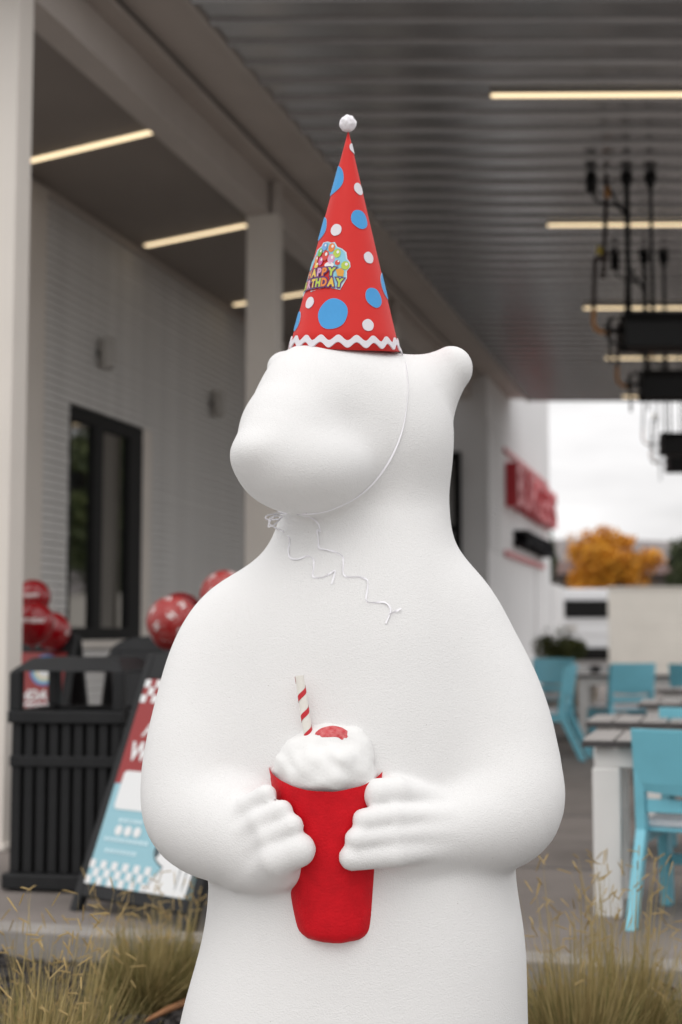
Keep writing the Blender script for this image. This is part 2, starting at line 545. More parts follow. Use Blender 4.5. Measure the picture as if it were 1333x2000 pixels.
b = MB(); skew(b, -3.58, -3.535, 7.4, YEND, DH - 0.035, DH + 0.018); b.build('trim', M['beam'], canopy, bevel=0.004)
for k, Y in enumerate((8.19, 13.07, 17.86)):
    c = L(-4.1, Y, 0)
    FM = frame(c, NRM, U, ZV)
    b = MB(); b.box(-0.30, 0, 0, 0.19, 0.0, BH - 0.002, FM)
    co = b.build('column', M['column'], canopy, bevel=0.006)
    b = MB(); b.box(-0.32, 0.02, -0.02, 0.21, 0.001, 0.035, FM); b.build('base_plate', M['column'], co, bevel=0.004)
    b = MB(); b.box(-0.05, 0.012, 0.0, 0.12, BH - 0.003, BH + 0.308, FM); b.build('bracket', M['beam'], co, bevel=0.003)

# strip lights under the canopy and in the bay
def strip(p0, p1, w, label, group):
    p0, p1 = Vector(p0), Vector(p1)
    mid = (p0 + p1) / 2
    t = thing('strip_light', mid, label, 'ceiling light', group)
    b = MB(); b.bar(p0, p1, w, 0.012); b.build('diffuser', M['lamp'], t)
    u = (p1 - p0).normalized()
    b = MB(); b.bar(p0 - u * .012 + ZV * .031, p1 + u * .012 + ZV * .031, w + .02, 0.048); b.build('housing', M['lamp_case'], t)
    return t
GL = 'strip lights across the canopy ceiling'
for Y, lab in ((11.0, 'long warm strip light nearest the camera on the ribbed canopy ceiling'), (14.6, 'warm strip light second from the camera, crossing behind the first heater rods'),
               (18.4, 'warm strip light just above the nearest black heater'), (21.8, 'warm strip light between the nearest and the second heater'),
               (25.4, 'farthest warm strip light at the open end of the canopy')):
    a = L(-1.76, Y, DH - 0.055)
    strip(a, a + Vector((3.2, -0.04, 0)), 0.05 if Y < 16 else 0.06, lab, GL)
BC = CAM_H + 4.1
for Y, la, lab in ((11.37, -4.60, 'warm strip light in the left bay ceiling beside the near column'), (14.03, -4.71, 'warm strip light in the left bay ending at the second column'),
               (16.75, -4.71, 'warm strip light in the left bay passing behind the second column to the hat')):
    strip(L(la, Y, BC - 0.02), L(-6.02, Y + 0.76, BC - 0.02), 0.055, lab, 'strip lights in the bay ceiling')

# ------------------------------------------------------------------ building with the window
bld = thing('restaurant_building', L(-6.2, 16, 0), 'grey painted brick building wall with tall black window in the shade at left', 'building')
WL = -6.2
WY0, WY1, WZ0, WZ1 = 13.5, 15.19, 1.16, 3.40
course = 0.076
def wseg(y0, y1):
    b = MB()
    b.hexa([L(WL - .12, y0, 0), L(WL, y0, 0), L(WL, y1, 0), L(WL - .12, y1, 0), L(WL - .12, y0, course - .010), L(WL - .003, y0, course - .010), L(WL - .003, y1, course - .010), L(WL - .12, y1, course - .010)])
    return b
protos = {}
n_c = int(BC / course) + 1
for i in range(n_c):
    z = i * course
    segs = [(9.0, 23.55)]
    if z + course > WZ0 and z < WZ1:
        segs = [(9.0, WY0), (WY1, 23.55)]
    for sg in segs:
        if sg not in protos:
            protos[sg] = wseg(*sg).build('brick_course', M['brick'], bld)
            o = protos[sg]
        else:
            o = protos[sg].copy(); COL.objects.link(o)
        o.location.z = z
        o.location.x = random.uniform(-.003, .003)
b = MB(); skew(b, WL - 0.4, WL - 0.125, 9.0, 23.55, 0, WZ0); skew(b, WL - 0.4, WL - 0.125, 9.0, 23.55, WZ1, BC); skew(b, WL - 0.4, WL - 0.125, 9.0, WY0, WZ0, WZ1); skew(b, WL - 0.4, WL - 0.125, WY1, 23.55, WZ0, WZ1)
b.build('backing_wall', M['brick'], bld)
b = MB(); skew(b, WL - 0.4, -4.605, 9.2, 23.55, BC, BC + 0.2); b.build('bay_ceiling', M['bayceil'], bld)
b = MB(); skew(b, WL + 0.002, WL + 0.05, 9.0, 23.5, BC - 0.06, BC - 0.002); b.build('ceiling_trim', M['beam'], bld)
b = MB(); skew(b, WL + 0.002, WL + 0.10, 12.4, 12.78, 0, BC - 0.07); b.build('pilaster', M['column'], bld)
# window: frame > panes and mullion
b = MB()
dl, dr = WL - 0.11, WL + 0.012
fl, fr_ = 0.03, 0.33
skew(b, dl, dr, WY0 + .002, WY0 + fl, WZ0, WZ1); skew(b, dl, dr, WY1 - fr_, WY1 - .002, WZ0, WZ1)
skew(b, dl, dr, WY0 + fl, WY1 - fr_, WZ1 - 0.14, WZ1); skew(b, dl, dr, WY0 + fl, WY1 - fr_, WZ0, WZ0 + 0.12)
win = b.build('window', M['frame'], bld)
ym = 14.03
b = MB(); skew(b, dl, dr - .004, ym, ym + 0.20, WZ0 + .12, WZ1 - .14); b.build('mullion', M['frame'], win)
for y0, y1 in ((WY0 + fl, ym), (ym + 0.20, WY1 - fr_)):
    b = MB(); skew(b, WL - 0.045, WL - 0.03, y0, y1, WZ0 + .12, WZ1 - .14); b.build('pane', M['glass'], win)
b = MB(); skew(b, WL - .12, WL + .05, WY0 - .05, WY1 + .28, WZ0 - .075, WZ0 - .005); b.build('sill', M['column'], win)
b = MB(); skew(b, WL - .1, WL + .012, WY1, WY1 + .24, WZ0, WZ1 + .01); b.build('jamb', M['column'], win)
# wall lamps
for Y, lab in ((14.08, 'small dark wall lamp above the tall black window'), (17.2, 'small dark wall lamp on the brick wall beside the second column')):
    c = L(WL + 0.10, Y, 4.0)
    t = thing('wall_lamp', c, lab, 'wall lamp', 'lamps on the brick wall')
    m4 = Matrix.Translation(c)
    b = MB(); b.lathe([(0.001, -.15), (.06, -.15), (.075, -.13), (.075, .13), (.06, .15), (.001, .15)], 16, m4); b.build('shade', M['lamp_case'], t, smooth=False)
    b = MB(); b.bar(c, L(WL + .003, Y, 4.0), .05, .05); b.build('bracket', M['frame'], t)

# ------------------------------------------------------------------ white end wing with the sign
tower = thing('end_wing', L(-3.96, 27, 0), 'tall white end wing of the building carrying the red and black sign', 'building')
TL = -3.9
b = MB()
FT = frame(L(TL, 23.6, 0), NRM, U, ZV)
b.box(-7, 0, 0, 8.7, 0, 7.6, FT)
b.build('wall', M['tower'], tower)
tb = None
for i in range(34):
    z = 2.62 + i * 0.085
    if z > 4.75: break
    if tb is None:
        bb = MB(); bb.box(0.001, 0.018, 0.02, 1.35, 0.0, 0.074, FT)
        tb = bb.build('brick_course', M['tower'], tower); o = tb
    else:
        o = tb.copy(); COL.objects.link(o)
    o.location.z = z
b = MB(); b.box(0.001, 0.03, 6.0, 6.3, 0, 2.6, FT); b.build('pilaster', M['tower'], tower)
b = MB(); b.box(-2.9, -0.44, -0.05, -0.002, 0.0, 4.25, FT); dr_ = b.build('door', M['frame'], tower)
for x0, x1, z0, z1 in ((-2.75, -1.7, .15, 2.9), (-1.6, -.56, .15, 2.9), (-2.75, -1.7, 3.02, 4.12), (-1.6, -.56, 3.02, 4.12)):
    b = MB(); b.box(x0, x1, -.062, -.052, z0, z1, FT); b.build('pane', M['glass'], dr_)
b = MB(); b.box(-3.0, 0.02, 8.72, 11.2, 0, 2.35, FT)
tag(b.build('low_wall', M['tower']), 'low white wall continuing from the end wing behind the bush', 'wall')
# the sign on it
sg = thing('shop_sign', FT @ Vector((0, 5, 3.8)), 'red and black raised letter sign between two red lines on the white wing', 'sign')
def sign_word(word, y0, z0, length, height, depth, name, m):
    for_l = []
    vs, fs = text_geo(word, 1.0, 0.5, bold=0.02)
    xs = [v.x for v in vs]; ys = [v.y for v in vs]
    sx = length / (max(xs) - min(xs)); sy = height / (max(ys) - min(ys))
    return vs, fs, min(xs), min(ys), sx, sy
def place_word(word, y0, z0, length, height, depth, m):
    vs, fs, mx_, my_, sx, sy = sign_word(word, y0, z0, length, height, depth, '', m)
    # split letters (islands) so every letter is a part of its own
    par = list(range(len(vs)))
    def find(a):
        while par[a] != a:
            par[a] = par[par[a]]; a = par[a]
        return a
    for f in fs:
        for q in f[1:]:
            par[find(q)] = find(f[0])
    isl = {}
    for f in fs:
        isl.setdefault(find(f[0]), []).append(f)
    for r, ff in isl.items():
        ids = sorted({i for f in ff for i in f}); mp_ = {j: k for k, j in enumerate(ids)}
        b = MB()
        b.add([FT @ Vector((0.004 + (vs[i].z + 0.5) * depth, y0 + (vs[i].x - mx_) * sx, z0 + (vs[i].y - my_) * sy)) for i in ids], [tuple(mp_[i] for i in f) for f in ff])
        b.build('letter', m, sg)
place_word('BURGERS', 2.0, 3.50, 6.2, 0.80, 0.22, M['sign_red'])
place_word('SHAKES', 2.9, 2.84, 4.5, 0.32, 0.25, M['sign_black'])
b = MB(); b.box(0.004, 0.06, 1.75, 8.0, 4.46, 4.53, FT); b.build('line', M['sign_bar'], sg)
b = MB(); b.box(0.004, 0.06, 1.75, 7.2, 2.60, 2.70, FT); b.build('line', M['sign_bar'], sg)

# ------------------------------------------------------------------ far things beyond the canopy
b = MB()
xw0 = (1190 - 666.5) / F * 36
zw = at(1200, 1150, 36).z
cw = thing('boundary_wall', (xw0 + 6, 36, 0), 'cream block wall closing the patio in front of the orange tree', 'wall')
for r in range(5):
    for c in range(9):
        x0 = xw0 + c * 1.2 - (0.6 if r % 2 else 0)
        b = MB(); b.box(max(xw0, x0), x0 + 1.196, 36, 36.2, r * zw / 5 - .1 * (r == 0), (r + 1) * zw / 5 - .004)
        b.build('block', M['wall_cream'], cw)
b = MB(); b.box(xw0 - .01, xw0 + 12, 35.97, 36.23, zw, zw + .05); b.build('coping', M['wall_cream'], cw)
# white van behind the wall
van = thing('white_van', ((1150 - 666.5) / F * 40, 40, -.16), 'white van seen from behind, parked between the white wing and the cream wall', 'van')
vx0, vx1 = (1084 - 666.5) / F * 40, (1084 - 666.5) / F * 40 + 1.95
zr = at(1100, 1150, 40).z
vb = MB()
prof = [(vx0, .35), (vx0 - .02, 1.2), (vx0 + .06, zr - .18), (vx0 + .2, zr), (vx1 - .2, zr), (vx1 - .06, zr - .18), (vx1 + .02, 1.2), (vx1, .35)]
vb.slab([(x, 40, z) for x, z in prof], (0, 1, 0), 4.6)
vb.build('body', M['van'], van, bevel=0.05)
wx0, wx1 = (1096 - 666.5) / F * 40, (1096 - 666.5) / F * 40 + 1.62
z1, z0 = at(0, 1172, 40).z, at(0, 1207, 40).z
b = MB(); b.box(wx0, wx1, 39.97, 39.995, z0, z1); b.build('rear_window', M['frame'], van, bevel=.02)
z1, z0 = at(0, 1265, 40).z, at(0, 1279, 40).z
b = MB(); b.box(vx0 + .03, vx1 - .03, 39.86, 39.995, z0 - .15, z1); b.build('bumper', M['frame'], van, bevel=.03)
for zz in (1214, 1240):
    z = at(0, zz, 40).z
    b = MB(); b.box(vx0 + .05, vx1 - .05, 39.985, 39.998, z - .012, z); b.build('seam', M['slat_grey'], van)
z = at(0, 1226, 40).z
b = MB(); b.box(wx0 + .1, wx0 + .42, 39.97, 39.99, z - .07, z + .07); b.build('licence_plate', M['lamp_case'], van)
for s in (0, 1):
    x = vx0 + .1 if s == 0 else vx1 - .32
    for yy in (40.6, 43.7):
        b = MB(); b.tube([(x, yy, .17), (x + .22, yy, .17)], .33, 20); b.build('wheel', M['frame'], van)

def leaves(center, rad, n, size, rnd, clumps=18, squash=1.0, flat=0.0):
    """leaf quads in uneven clumps"""
    b = MB()
    cs = []
    for i in range(clumps):
        d = Vector((rnd.gauss(0, 1), rnd.gauss(0, 1), rnd.gauss(0, 1))).normalized() * rnd.random() ** 0.45
        cs.append((Vector((d.x * rad[0], d.y * rad[1], d.z * rad[2])) * .78, rnd.uniform(.16, .5)))
    for i in range(n):
        c, r = rnd.choice(cs)
        d = Vector((rnd.gauss(0, 1), rnd.gauss(0, 1), rnd.gauss(0, 1))).normalized() * rnd.random() ** 0.4 * r
        p = Vector(center) + c + Vector((d.x * rad[0], d.y * rad[1], d.z * rad[2]))
        a = Vector((rnd.gauss(0, 1), rnd.gauss(0, 1), rnd.gauss(0, 1))).normalized()
        e = a.orthogonal().normalized()
        q = a.cross(e)
        s = size * rnd.uniform(.6, 1.3)
        b.add([p - e * s, p + q * s * .5, p + e * s, p - q * s * .5], [(0, 1, 2, 3)])
    return b
def tree(name, base, h, rad, n, size, m, label, seed, clumps=22, group=None, crown_z=None):
    rnd = random.Random(seed)
    base = Vector(base)
    t = thing(name, base, label, 'tree', group)
    cz = base.z + (h - rad[2] * .8 if crown_z is None else crown_z)
    b = MB()
    top = base + Vector((rnd.uniform(-.1, .1) * h * .2, 0, h * .75))
    r0 = h * .028
    b.tube([base, base.lerp(top, .5) + Vector((.02 * h, 0, 0)), top], [r0, r0 * .7, r0 * .25], 8)
    for i in range(7):
        s = base.lerp(top, rnd.uniform(.4, .85))
        e = Vector((base.x + rnd.uniform(-.7, .7) * rad[0], base.y + rnd.uniform(-.7, .7) * rad[1], cz + rnd.uniform(-.2, .6) * rad[2]))
        b.tube([s, s.lerp(e, .5) + Vector((0, 0, .05 * h)), e], [r0 * .4, r0 * .25, r0 * .08], 6)
    b.build('trunk', M['bark'], t, smooth=True)
    leaves((base.x, base.y, cz), rad, n, size, rnd, clumps).build('crown', m, t)
    return t
c = at(1193, 1098, 58)
tree('autumn_tree', (c.x, 58, -.16), c.z + 2.1, (2.15, 2.0, 1.7), 8000, .12, M['leaf_orange'], 'bright orange autumn tree above the cream wall', 5, 44, crown_z=c.z + .1)
c = at(1335, 1100, 66)
tree('evergreen_tree', (c.x, 66, -.16), c.z + 1.6, (.9, .9, 1.9), 2200, .16, M['leaf_dark'], 'dark green tree at the right edge beyond the cream wall', 6, 16, crown_z=c.z)
c = at(1083, 1080, 44)
tree('evergreen_tree', (c.x - .35, 44, -.16), c.z + 1.2, (.55, .6, 1.7), 1800, .12, M['leaf_dark'], 'narrow dark green tree close behind the white wing', 8, 14, crown_z=c.z)
for i, (x, y, h, lab) in enumerate(((24, 46, 11, 'leafy green tree off to the right, reflected in the black window'), (29, 53, 13, 'tall green tree farther right, reflected in the black window'), (33, 44, 11, 'broad green tree farthest right of the canopy'), (37, 58, 14, 'big green tree behind the other trees right of the canopy'))):
    tree('green_tree', (x, y, -.16), h, (3.4, 3.4, h * .38), 3600, .32, M['leaf_green'], lab, 20 + i, 22, 'trees to the right of the canopy', crown_z=h * .55)
# house far off
hx0, hx1 = (1095 - 666.5) / F * 82, (1420 - 666.5) / F * 82
zr, ze = at(0, 1103, 82).z, at(0, 1122, 82).z
hs = thing('far_house', ((hx0 + hx1) / 2, 86, -.16), 'low house with reddish brown roof behind the orange tree', 'house')
b = MB(); b.box(hx0, hx1, 82, 90, -.16, ze); b.build('wall', M['house_wall'], hs)
b = MB(); b.hexa([(hx0 - .5, 81.4, ze + .002), (hx1 + .5, 81.4, ze + .002), (hx1 + .5, 90.6, ze + .002), (hx0 - .5, 90.6, ze + .002), (hx0 + .6, 85.8, zr + .4), (hx1 - .6, 85.8, zr + .4), (hx1 - .6, 86.2, zr + .4), (hx0 + .6, 86.2, zr + .4)])
b.build('roof', M['roof'], hs)
for x in (0.25, .5, .75):
    xx = hx0 + (hx1 - hx0) * x
    b = MB(); b.box(xx - .6, xx + .6, 81.95, 81.995, 1.4, 2.7); b.build('window', M['frame'], hs)
# bush in a planter
c = at(1096, 1290, 20)
bush = thing('potted_bush', (c.x, 20, 0), 'dense dark green bush beside the white wing behind the teal chairs', 'plant')
b = MB(); b.lathe([(.001, .0), (.22, .0), (.28, .68), (.25, .68), (.24, .62), (.001, .62)], 20, Matrix.Translation((c.x, 20, 0))); b.build('pot', M['lamp_case'], bush)
rnd = random.Random(9)
b = leaves((c.x, 20, 1.0), (.42, .38, .34), 3600, .03, rnd, 30)
b.add([(c.x - .02, 20, .4), (c.x + .02, 20, .4), (c.x, 20, .9)], [(0, 1, 2)])
b.build('foliage', M['leaf_bush'], bush)
c2 = at(1140, 1335, 17)
pb = thing('potted_grass', (c2.x, 17, 0), 'low clump of golden dry grass seen between the teal chairs', 'plant')
b = MB(); b.lathe([(.001, .0), (.16, .0), (.2, .3), (.17, .3), (.001, .27)], 18, Matrix.Translation((c2.x, 17, 0))); b.build('pot', M['slat_edge'], pb)
b = MB()
for i in range(220):
    a = rnd.uniform(0, 6.28); r = rnd.uniform(.02, .2)
    b.bar((c2.x + .3 * r * math.cos(a), 17 + .3 * r * math.sin(a), .28), (c2.x + r * math.cos(a), 17 + r * math.sin(a), .45 + rnd.random() * .3), .012, .004, w2=.003)
b.build('blades', M['seed'], pb)

# ------------------------------------------------------------------ patio heaters hanging from the canopy
def heater(Y, lat, label, zc, k=1.0):
    x0 = lat + TAN * Y
    t = thing('patio_heater', (x0, Y, zc), label, 'heater', 'black tube heaters hanging from the canopy')
    r = .17
    b = MB()
    prof = [(-.155, .06), (-.10, .165), (.10, .165), (.155, .06), (.155, -.165), (.12, -.165), (.12, -.12), (-.12, -.12), (-.12, -.165), (-.155, -.165)]
    b.slab([(x0, Y + y, zc + z) for y, z in prof], (1, 0, 0), 1.9)
    b.build('body', M['heater'], t, bevel=.008)
    b = MB(); b.tube([(x0 + .05, Y, zc - .13), (x0 + 1.85, Y, zc - .13)], .045, 12); b.build('burner_tube', M['pipe'], t, smooth=True)
    for xx in (.07, .29, 1.55):
        b = MB(); b.tube([(x0 + xx, Y, zc + .16), (x0 + xx, Y, DH - .03)], (.018 if xx != .07 else .026) * k, 8); ro = b.build('hanger_rod', M['heater'], t, smooth=True)
        b = MB(); b.tube([(x0 + xx, Y, DH - .17), (x0 + xx, Y, DH - .10), (x0 + xx, Y, DH - .03)], [.02 * k, .055 * k, .06 * k], 10); b.build('ceiling_cup', M['heater'], ro, smooth=True)
    # guard hoop at the end
    b = MB()
    b.tube([(x0 - .02 - .13 * math.sin(a), Y - .02, zc + .01 + .13 * math.cos(a)) for a in [PI * k / 10 for k in range(11)]], .012 * k, 6)
    b.tube([(x0, Y, zc + .02), (x0 - .16, Y, zc - .01)], .022 * k, 8)
    b.tube([(x0 - .11, Y, zc + .14), (x0 - .11, Y, zc - .30)], .014 * k, 6)
    b.build('end_bracket', M['heater'], t, smooth=True)
    # gas line: copper elbow, riser, tee with yellow valve, drop from the ceiling
    b = MB(); b.tube([(x0 - .12, Y, zc - .01), (x0 - .19, Y, zc - .005), (x0 - .245, Y, zc + .03), (x0 - .262, Y, zc + .10), (x0 - .255, Y, zc + .22)], .021 * k, 10); b.build('copper_elbow', M['copper'], t, smooth=True)
    b = MB(); b.tube([(x0 - .255, Y, zc + .22), (x0 - .235, Y, zc + .68)], .022 * k, 8); b.tube([(x0 - .245, Y, zc + .68), (x0 - .13, Y, zc + .70)], .024 * k, 8)
    b.tube([(x0 - .16, Y, zc + .52), (x0 - .15, Y, zc + .7), (x0 - .125, Y, zc + 1.25)], .022 * k, 8)
    b.tube([(x0 - .165, Y, zc + .50), (x0 - .165, Y, zc + .54)], .032 * k, 8)
    b.tube([(x0 - .145, Y, zc + .66), (x0 - .145, Y, zc + .75)], .035 * k, 8)
    b.tube([(x0 - .12, Y, zc + 1.25), (x0 - .12, Y, DH - .03)], .022 * k, 8)
    b.build('gas_pipe', M['pipe'], t, smooth=True)
    b = MB(); b.tube([(x0 - .20, Y - .02, zc + .72), (x0 - .20, Y - .02, zc + .79)], .026 * k, 8); b.build('valve', M['valve'], t, smooth=True)
    b = MB(); b.tube([(x0 - .12, Y - .03, zc + 1.25), (x0 - .12, Y - .03, zc + 1.36)], .028 * k, 8); b.build('valve', M['copper'], t, smooth=True)
    # junction box with conduit
    b = MB(); b.tube([(x0 - .26, Y, DH - .20), (x0 - .26, Y, DH - .03)], .052 * k, 12); b.build('junction_box', M['heater'], t, smooth=True)
    b = MB(); b.tube([(x0 - .255, Y, DH - .20), (x0 - .23, Y, DH - .27), (x0 - .16, Y, DH - .31), (x0 - .06, Y, DH - .32), (x0 + .03, Y, DH - .38), (x0 + .06, Y, DH - .46)], .014 * k, 8)
    b.tube([(x0 - .11, Y, DH - .13), (x0 - .04, Y, DH - .28), (x0 + .05, Y, DH - .40)], .014 * k, 8)
    b.build('conduit', M['heater'], t, smooth=True)
    return t
for Y, lab in ((13.0, 'nearest and largest black tube heater with orange copper elbow'), (15.85, 'second black tube heater from the camera, below the strip lights'),
               (20.8, 'third black tube heater, upper one of the two against the sky'), (23.0, 'farthest black tube heater, lowest against the sky at the right edge')):
    heater(Y, -.90, lab, CAM_H + 2.78, 1.0 if Y < 18 else .6)

# ------------------------------------------------------------------ tables and chairs
s_world = False
def make_table(nsl, depth):
    t = thing('patio_table', (0, 0, 0), 'table', 'table', 'slatted patio tables')
    pw = .142
    w = nsl * pw
    for i in range(nsl):
        b = MB(); b.box(i * pw, i * pw + pw - .014, 0, depth, .715, .745)
        b.cur = 1
        b.build('slat', M['slat_grey'], t, bevel=.004)
    b = MB(); b.box(-.002, w, -.006, -.001, .712, .738); b.box(-.002, w, depth + .001, depth + .006, .712, .738); b.build('edge_band', M['slat_edge'], t)
    b = MB(); b.box(.05, w - .05, .04, .08, .625, .712); b.box(.05, w - .05, depth - .08, depth - .04, .625, .712); b.box(.05, .09, .08, depth - .08, .625, .712); b.box(w - .09, w - .05, .08, depth - .08, .625, .712)
    b.build('apron', M['white_plastic'], t, bevel=.004)
    for x in (.035, w - .155):
        for y in (.025, depth - .145):
            b = MB(); b.box(x, x + .12, y, y + .12, 0, .624); b.build('leg', M['white_plastic'], t, bevel=.008)
    return t
def make_chair():
    t = thing('patio_chair', (0, 0, 0), 'chair', 'chair', 'teal patio chairs')
    w = .52
    for sx in (-1, 1):
        b = MB()     # back leg and back post in one raked piece
        x = sx * (w / 2 - .025)
        b.slab([(x - .022, -.44, 0), (x - .022, -.38, 0), (x - .022, -.17, .42), (x - .022, -.225, .86), (x - .022, -.275, .86), (x - .022, -.24, .42)], (1, 0, 0), .044)
        b.build('back_leg', M['teal'], t, bevel=.006)
        b = MB(); b.slab([(x - .022, .17, 0), (x - .022, .25, 0), (x - .022, .24, .41), (x - .022, .12, .41)], (1, 0, 0), .044)
        b.build('front_leg', M['teal'], t, bevel=.006)
        b = MB(); b.box(x - .016, x + .016, -.19, .2, .355, .405); b.build('side_rail', M['teal'], t, bevel=.004)
    b = MB()
    n = 10
    pts_f, pts_b = [], []
    vs = []
    for k in range(n + 1):
        x = -w / 2 + .004 + (w - .008) * k / n
        c = .035 * (1 - (2 * k / n - 1) ** 2)
        for z, yo in ((.60, -.215), (.635, -.228), (.875, -.268), (.885, -.268)):
            vs.append((x, yo - c - .022, z - (.02 * (1 - abs(2 * k / n - 1)) if z < .62 else 0)))
        for z, yo in ((.60, -.215), (.635, -.228), (.875, -.268), (.885, -.268)):
            vs.append((x, yo - c, z - (.02 * (1 - abs(2 * k / n - 1)) if z < .62 else 0)))
    fs = []
    for k in range(n):
        a = 8 * k
        for i in range(3):
            fs.append((a + i, a + 8 + i, a + 9 + i, a + 1 + i))
            fs.append((a + 4 + i, a + 5 + i, a + 13 + i, a + 12 + i))
        fs.append((a + 3, a + 11, a + 15, a + 7)); fs.append((a, a + 4, a + 12, a + 8))
    fs.append((0, 1, 2, 3, 7, 6, 5, 4)); e = 8 * n
    fs.append((e + 4, e + 5, e + 6, e + 7, e + 3, e + 2, e + 1, e))
    b.add(vs, fs); b.build('backrest', M['teal'], t)
    b = MB(); b.box(-w / 2 + .05, w / 2 - .05, -.235, -.21, .50, .56); b.build('lower_back_rail', M['teal'], t, bevel=.004)
    b = MB(); b.box(-w / 2 + .01, w / 2 - .01, -.19, .25, .408, .425); b.build('seat', M['teal'], t, bevel=.006)
    b = MB(); b.box(-w / 2 + .015, w / 2 - .015, -.18, .255, .427, .462); b.build('cushion', M['cushion'], t, bevel=.012)
    b = MB(); b.box(-w / 2 + .05, w / 2 - .05, .18, .21, .20, .25); b.build('stretcher', M['teal'], t, bevel=.004)
    return t
T0 = make_table(9, .62)
C0 = make_chair()
s_world = True
spots_t = [(1133, 6.27, 9, 'nearest grey slatted table with thick white leg, beside the grass'), (1140, 7.62, 9, 'second grey slatted table, just behind the nearest one'),
           (1241, 9.6, 0, 'third grey slatted table from the camera, in front of a teal chair'), (1276, 12.0, 0, 'fourth grey slatted table at the right edge below the cream wall'),
           (1118, 16.4, 0, 'farthest slatted table, standing among the teal chairs by the bush')]
for i, (px, Y, _, lab) in enumerate(spots_t):
    o = T0 if i == 0 else copy_tree(T0)
    o.location = ((px - 666.5) / F * Y * 1.003, Y, 0)
    o.rotation_euler = (0, 0, -TH)
    o.scale = (1, 1, 1.02)
    o['label'] = lab
spots_c = [((1372 - 666.5) / F * 6.3, 6.28, -0.46, 'nearest teal chair with white cushion, its back to the camera'),
           ((1400 - 666.5) / F * 7.9, 8.1, -0.3, 'teal chair of which the back shows above the second table'),
           ((1064 - 666.5) / F * 14.2, 14.3, 1.25, 'teal chair standing sideways right behind the bear statue'),
           ((1208 - 666.5) / F * 15, 15.0, 0.32, 'teal chair in front of the white van, back to the camera'),
           ((1352 - 666.5) / F * 15, 14.6, -0.6, 'teal chair turned at the right edge by the cream wall'),
           ((1078 - 666.5) / F * 17.5, 17.6, 2.9, 'teal chair facing the camera beside the green bush')]
for i, (x, y, rz, lab) in enumerate(spots_c):
    o = C0 if i == 0 else copy_tree(C0)
    o.location = (x, y, 0)
    o.rotation_euler = (0, 0, rz)
    o.scale = (1, 1, .92 if i < 2 else 1.04)
    o['label'] = lab

# ------------------------------------------------------------------ litter receptacle
tc0 = at(144, 1730, 6.9)
tcn_ = thing('litter_bin', (tc0.x, 7.15, 0), 'charcoal slatted litter bin with open hood beside the near column', 'litter bin', rz=-.16)
s_world = False
HB = .535 / 2
b = MB()
b.hexa([(-HB - .02, -HB - .02, 1.035), (HB + .02, -HB - .02, 1.035), (HB + .02, HB + .02, 1.035), (-HB - .02, HB + .02, 1.035), (-HB + .05, -HB + .10, 1.10), (HB - .05, -HB + .10, 1.10), (HB - .05, HB - .1, 1.10), (-HB + .05, HB - .1, 1.10)])
b.build('hood', M['black_plastic'], tcn_, bevel=.012)
for sx in (-1, 1):
    for sy in (-1, 1):
        b = MB(); x = sx * (HB - .01); y = sy * (HB - .01)
        b.box(x - .028, x + .028, y - .028, y + .028, .85, 1.034); b.build('hood_post', M['black_plastic'], tcn_, bevel=.005)
b = MB()
for s in (-1, 1):
    b.box(-HB - .02, HB + .02, s * HB - .03, s * HB + .03, .79, .849)
    b.box(s * HB - .03, s * HB + .03, -HB + .031, HB - .031, .79, .849)
b.build('collar', M['black_plastic'], tcn_, bevel=.006)
b = MB(); b.box(-HB + .035, HB - .035, -HB + .04, HB - .04, .06, .80); b.build('liner', M['black_in'], tcn_)
for z0, z1 in ((.585, .635),):
    b = MB()
    for s in (-1, 1):
        b.box(-HB - .008, HB + .008, s * HB - .022, s * HB + .022, z0, z1)
        b.box(s * HB - .022, s * HB + .022, -HB + .023, HB - .023, z0, z1)
    b.build('band', M['black_plastic'], tcn_, bevel=.004)
b = MB()
for s in (-1, 1):
    b.box(-HB - .035, HB + .035, s * (HB + .005) - .03, s * (HB + .005) + .03, .01, .085)
    b.box(s * (HB + .005) - .03, s * (HB + .005) + .03, -HB + .03, HB - .03, .01, .085)
b.build('base', M['black_plastic'], tcn_, bevel=.01)
sl = MB(); sl.box(-.0212, .0212, -.012, .012, .087, .788)
sp = sl.build('slat', M['black_plastic'], tcn_, bevel=.004)
first = True
for side in range(4):
    R = Matrix.Rotation(side * PI / 2, 4, 'Z')
    for k in range(9):
        o = sp if first else sp.copy()
        if not first: COL.objects.link(o)
        first = False
        p = R @ Vector((-HB + .022 + k * (2 * HB - .044) / 8, -HB + .004, 0))
        o.location = p
        o.rotation_euler = (0, 0, side * PI / 2)
s_world = True

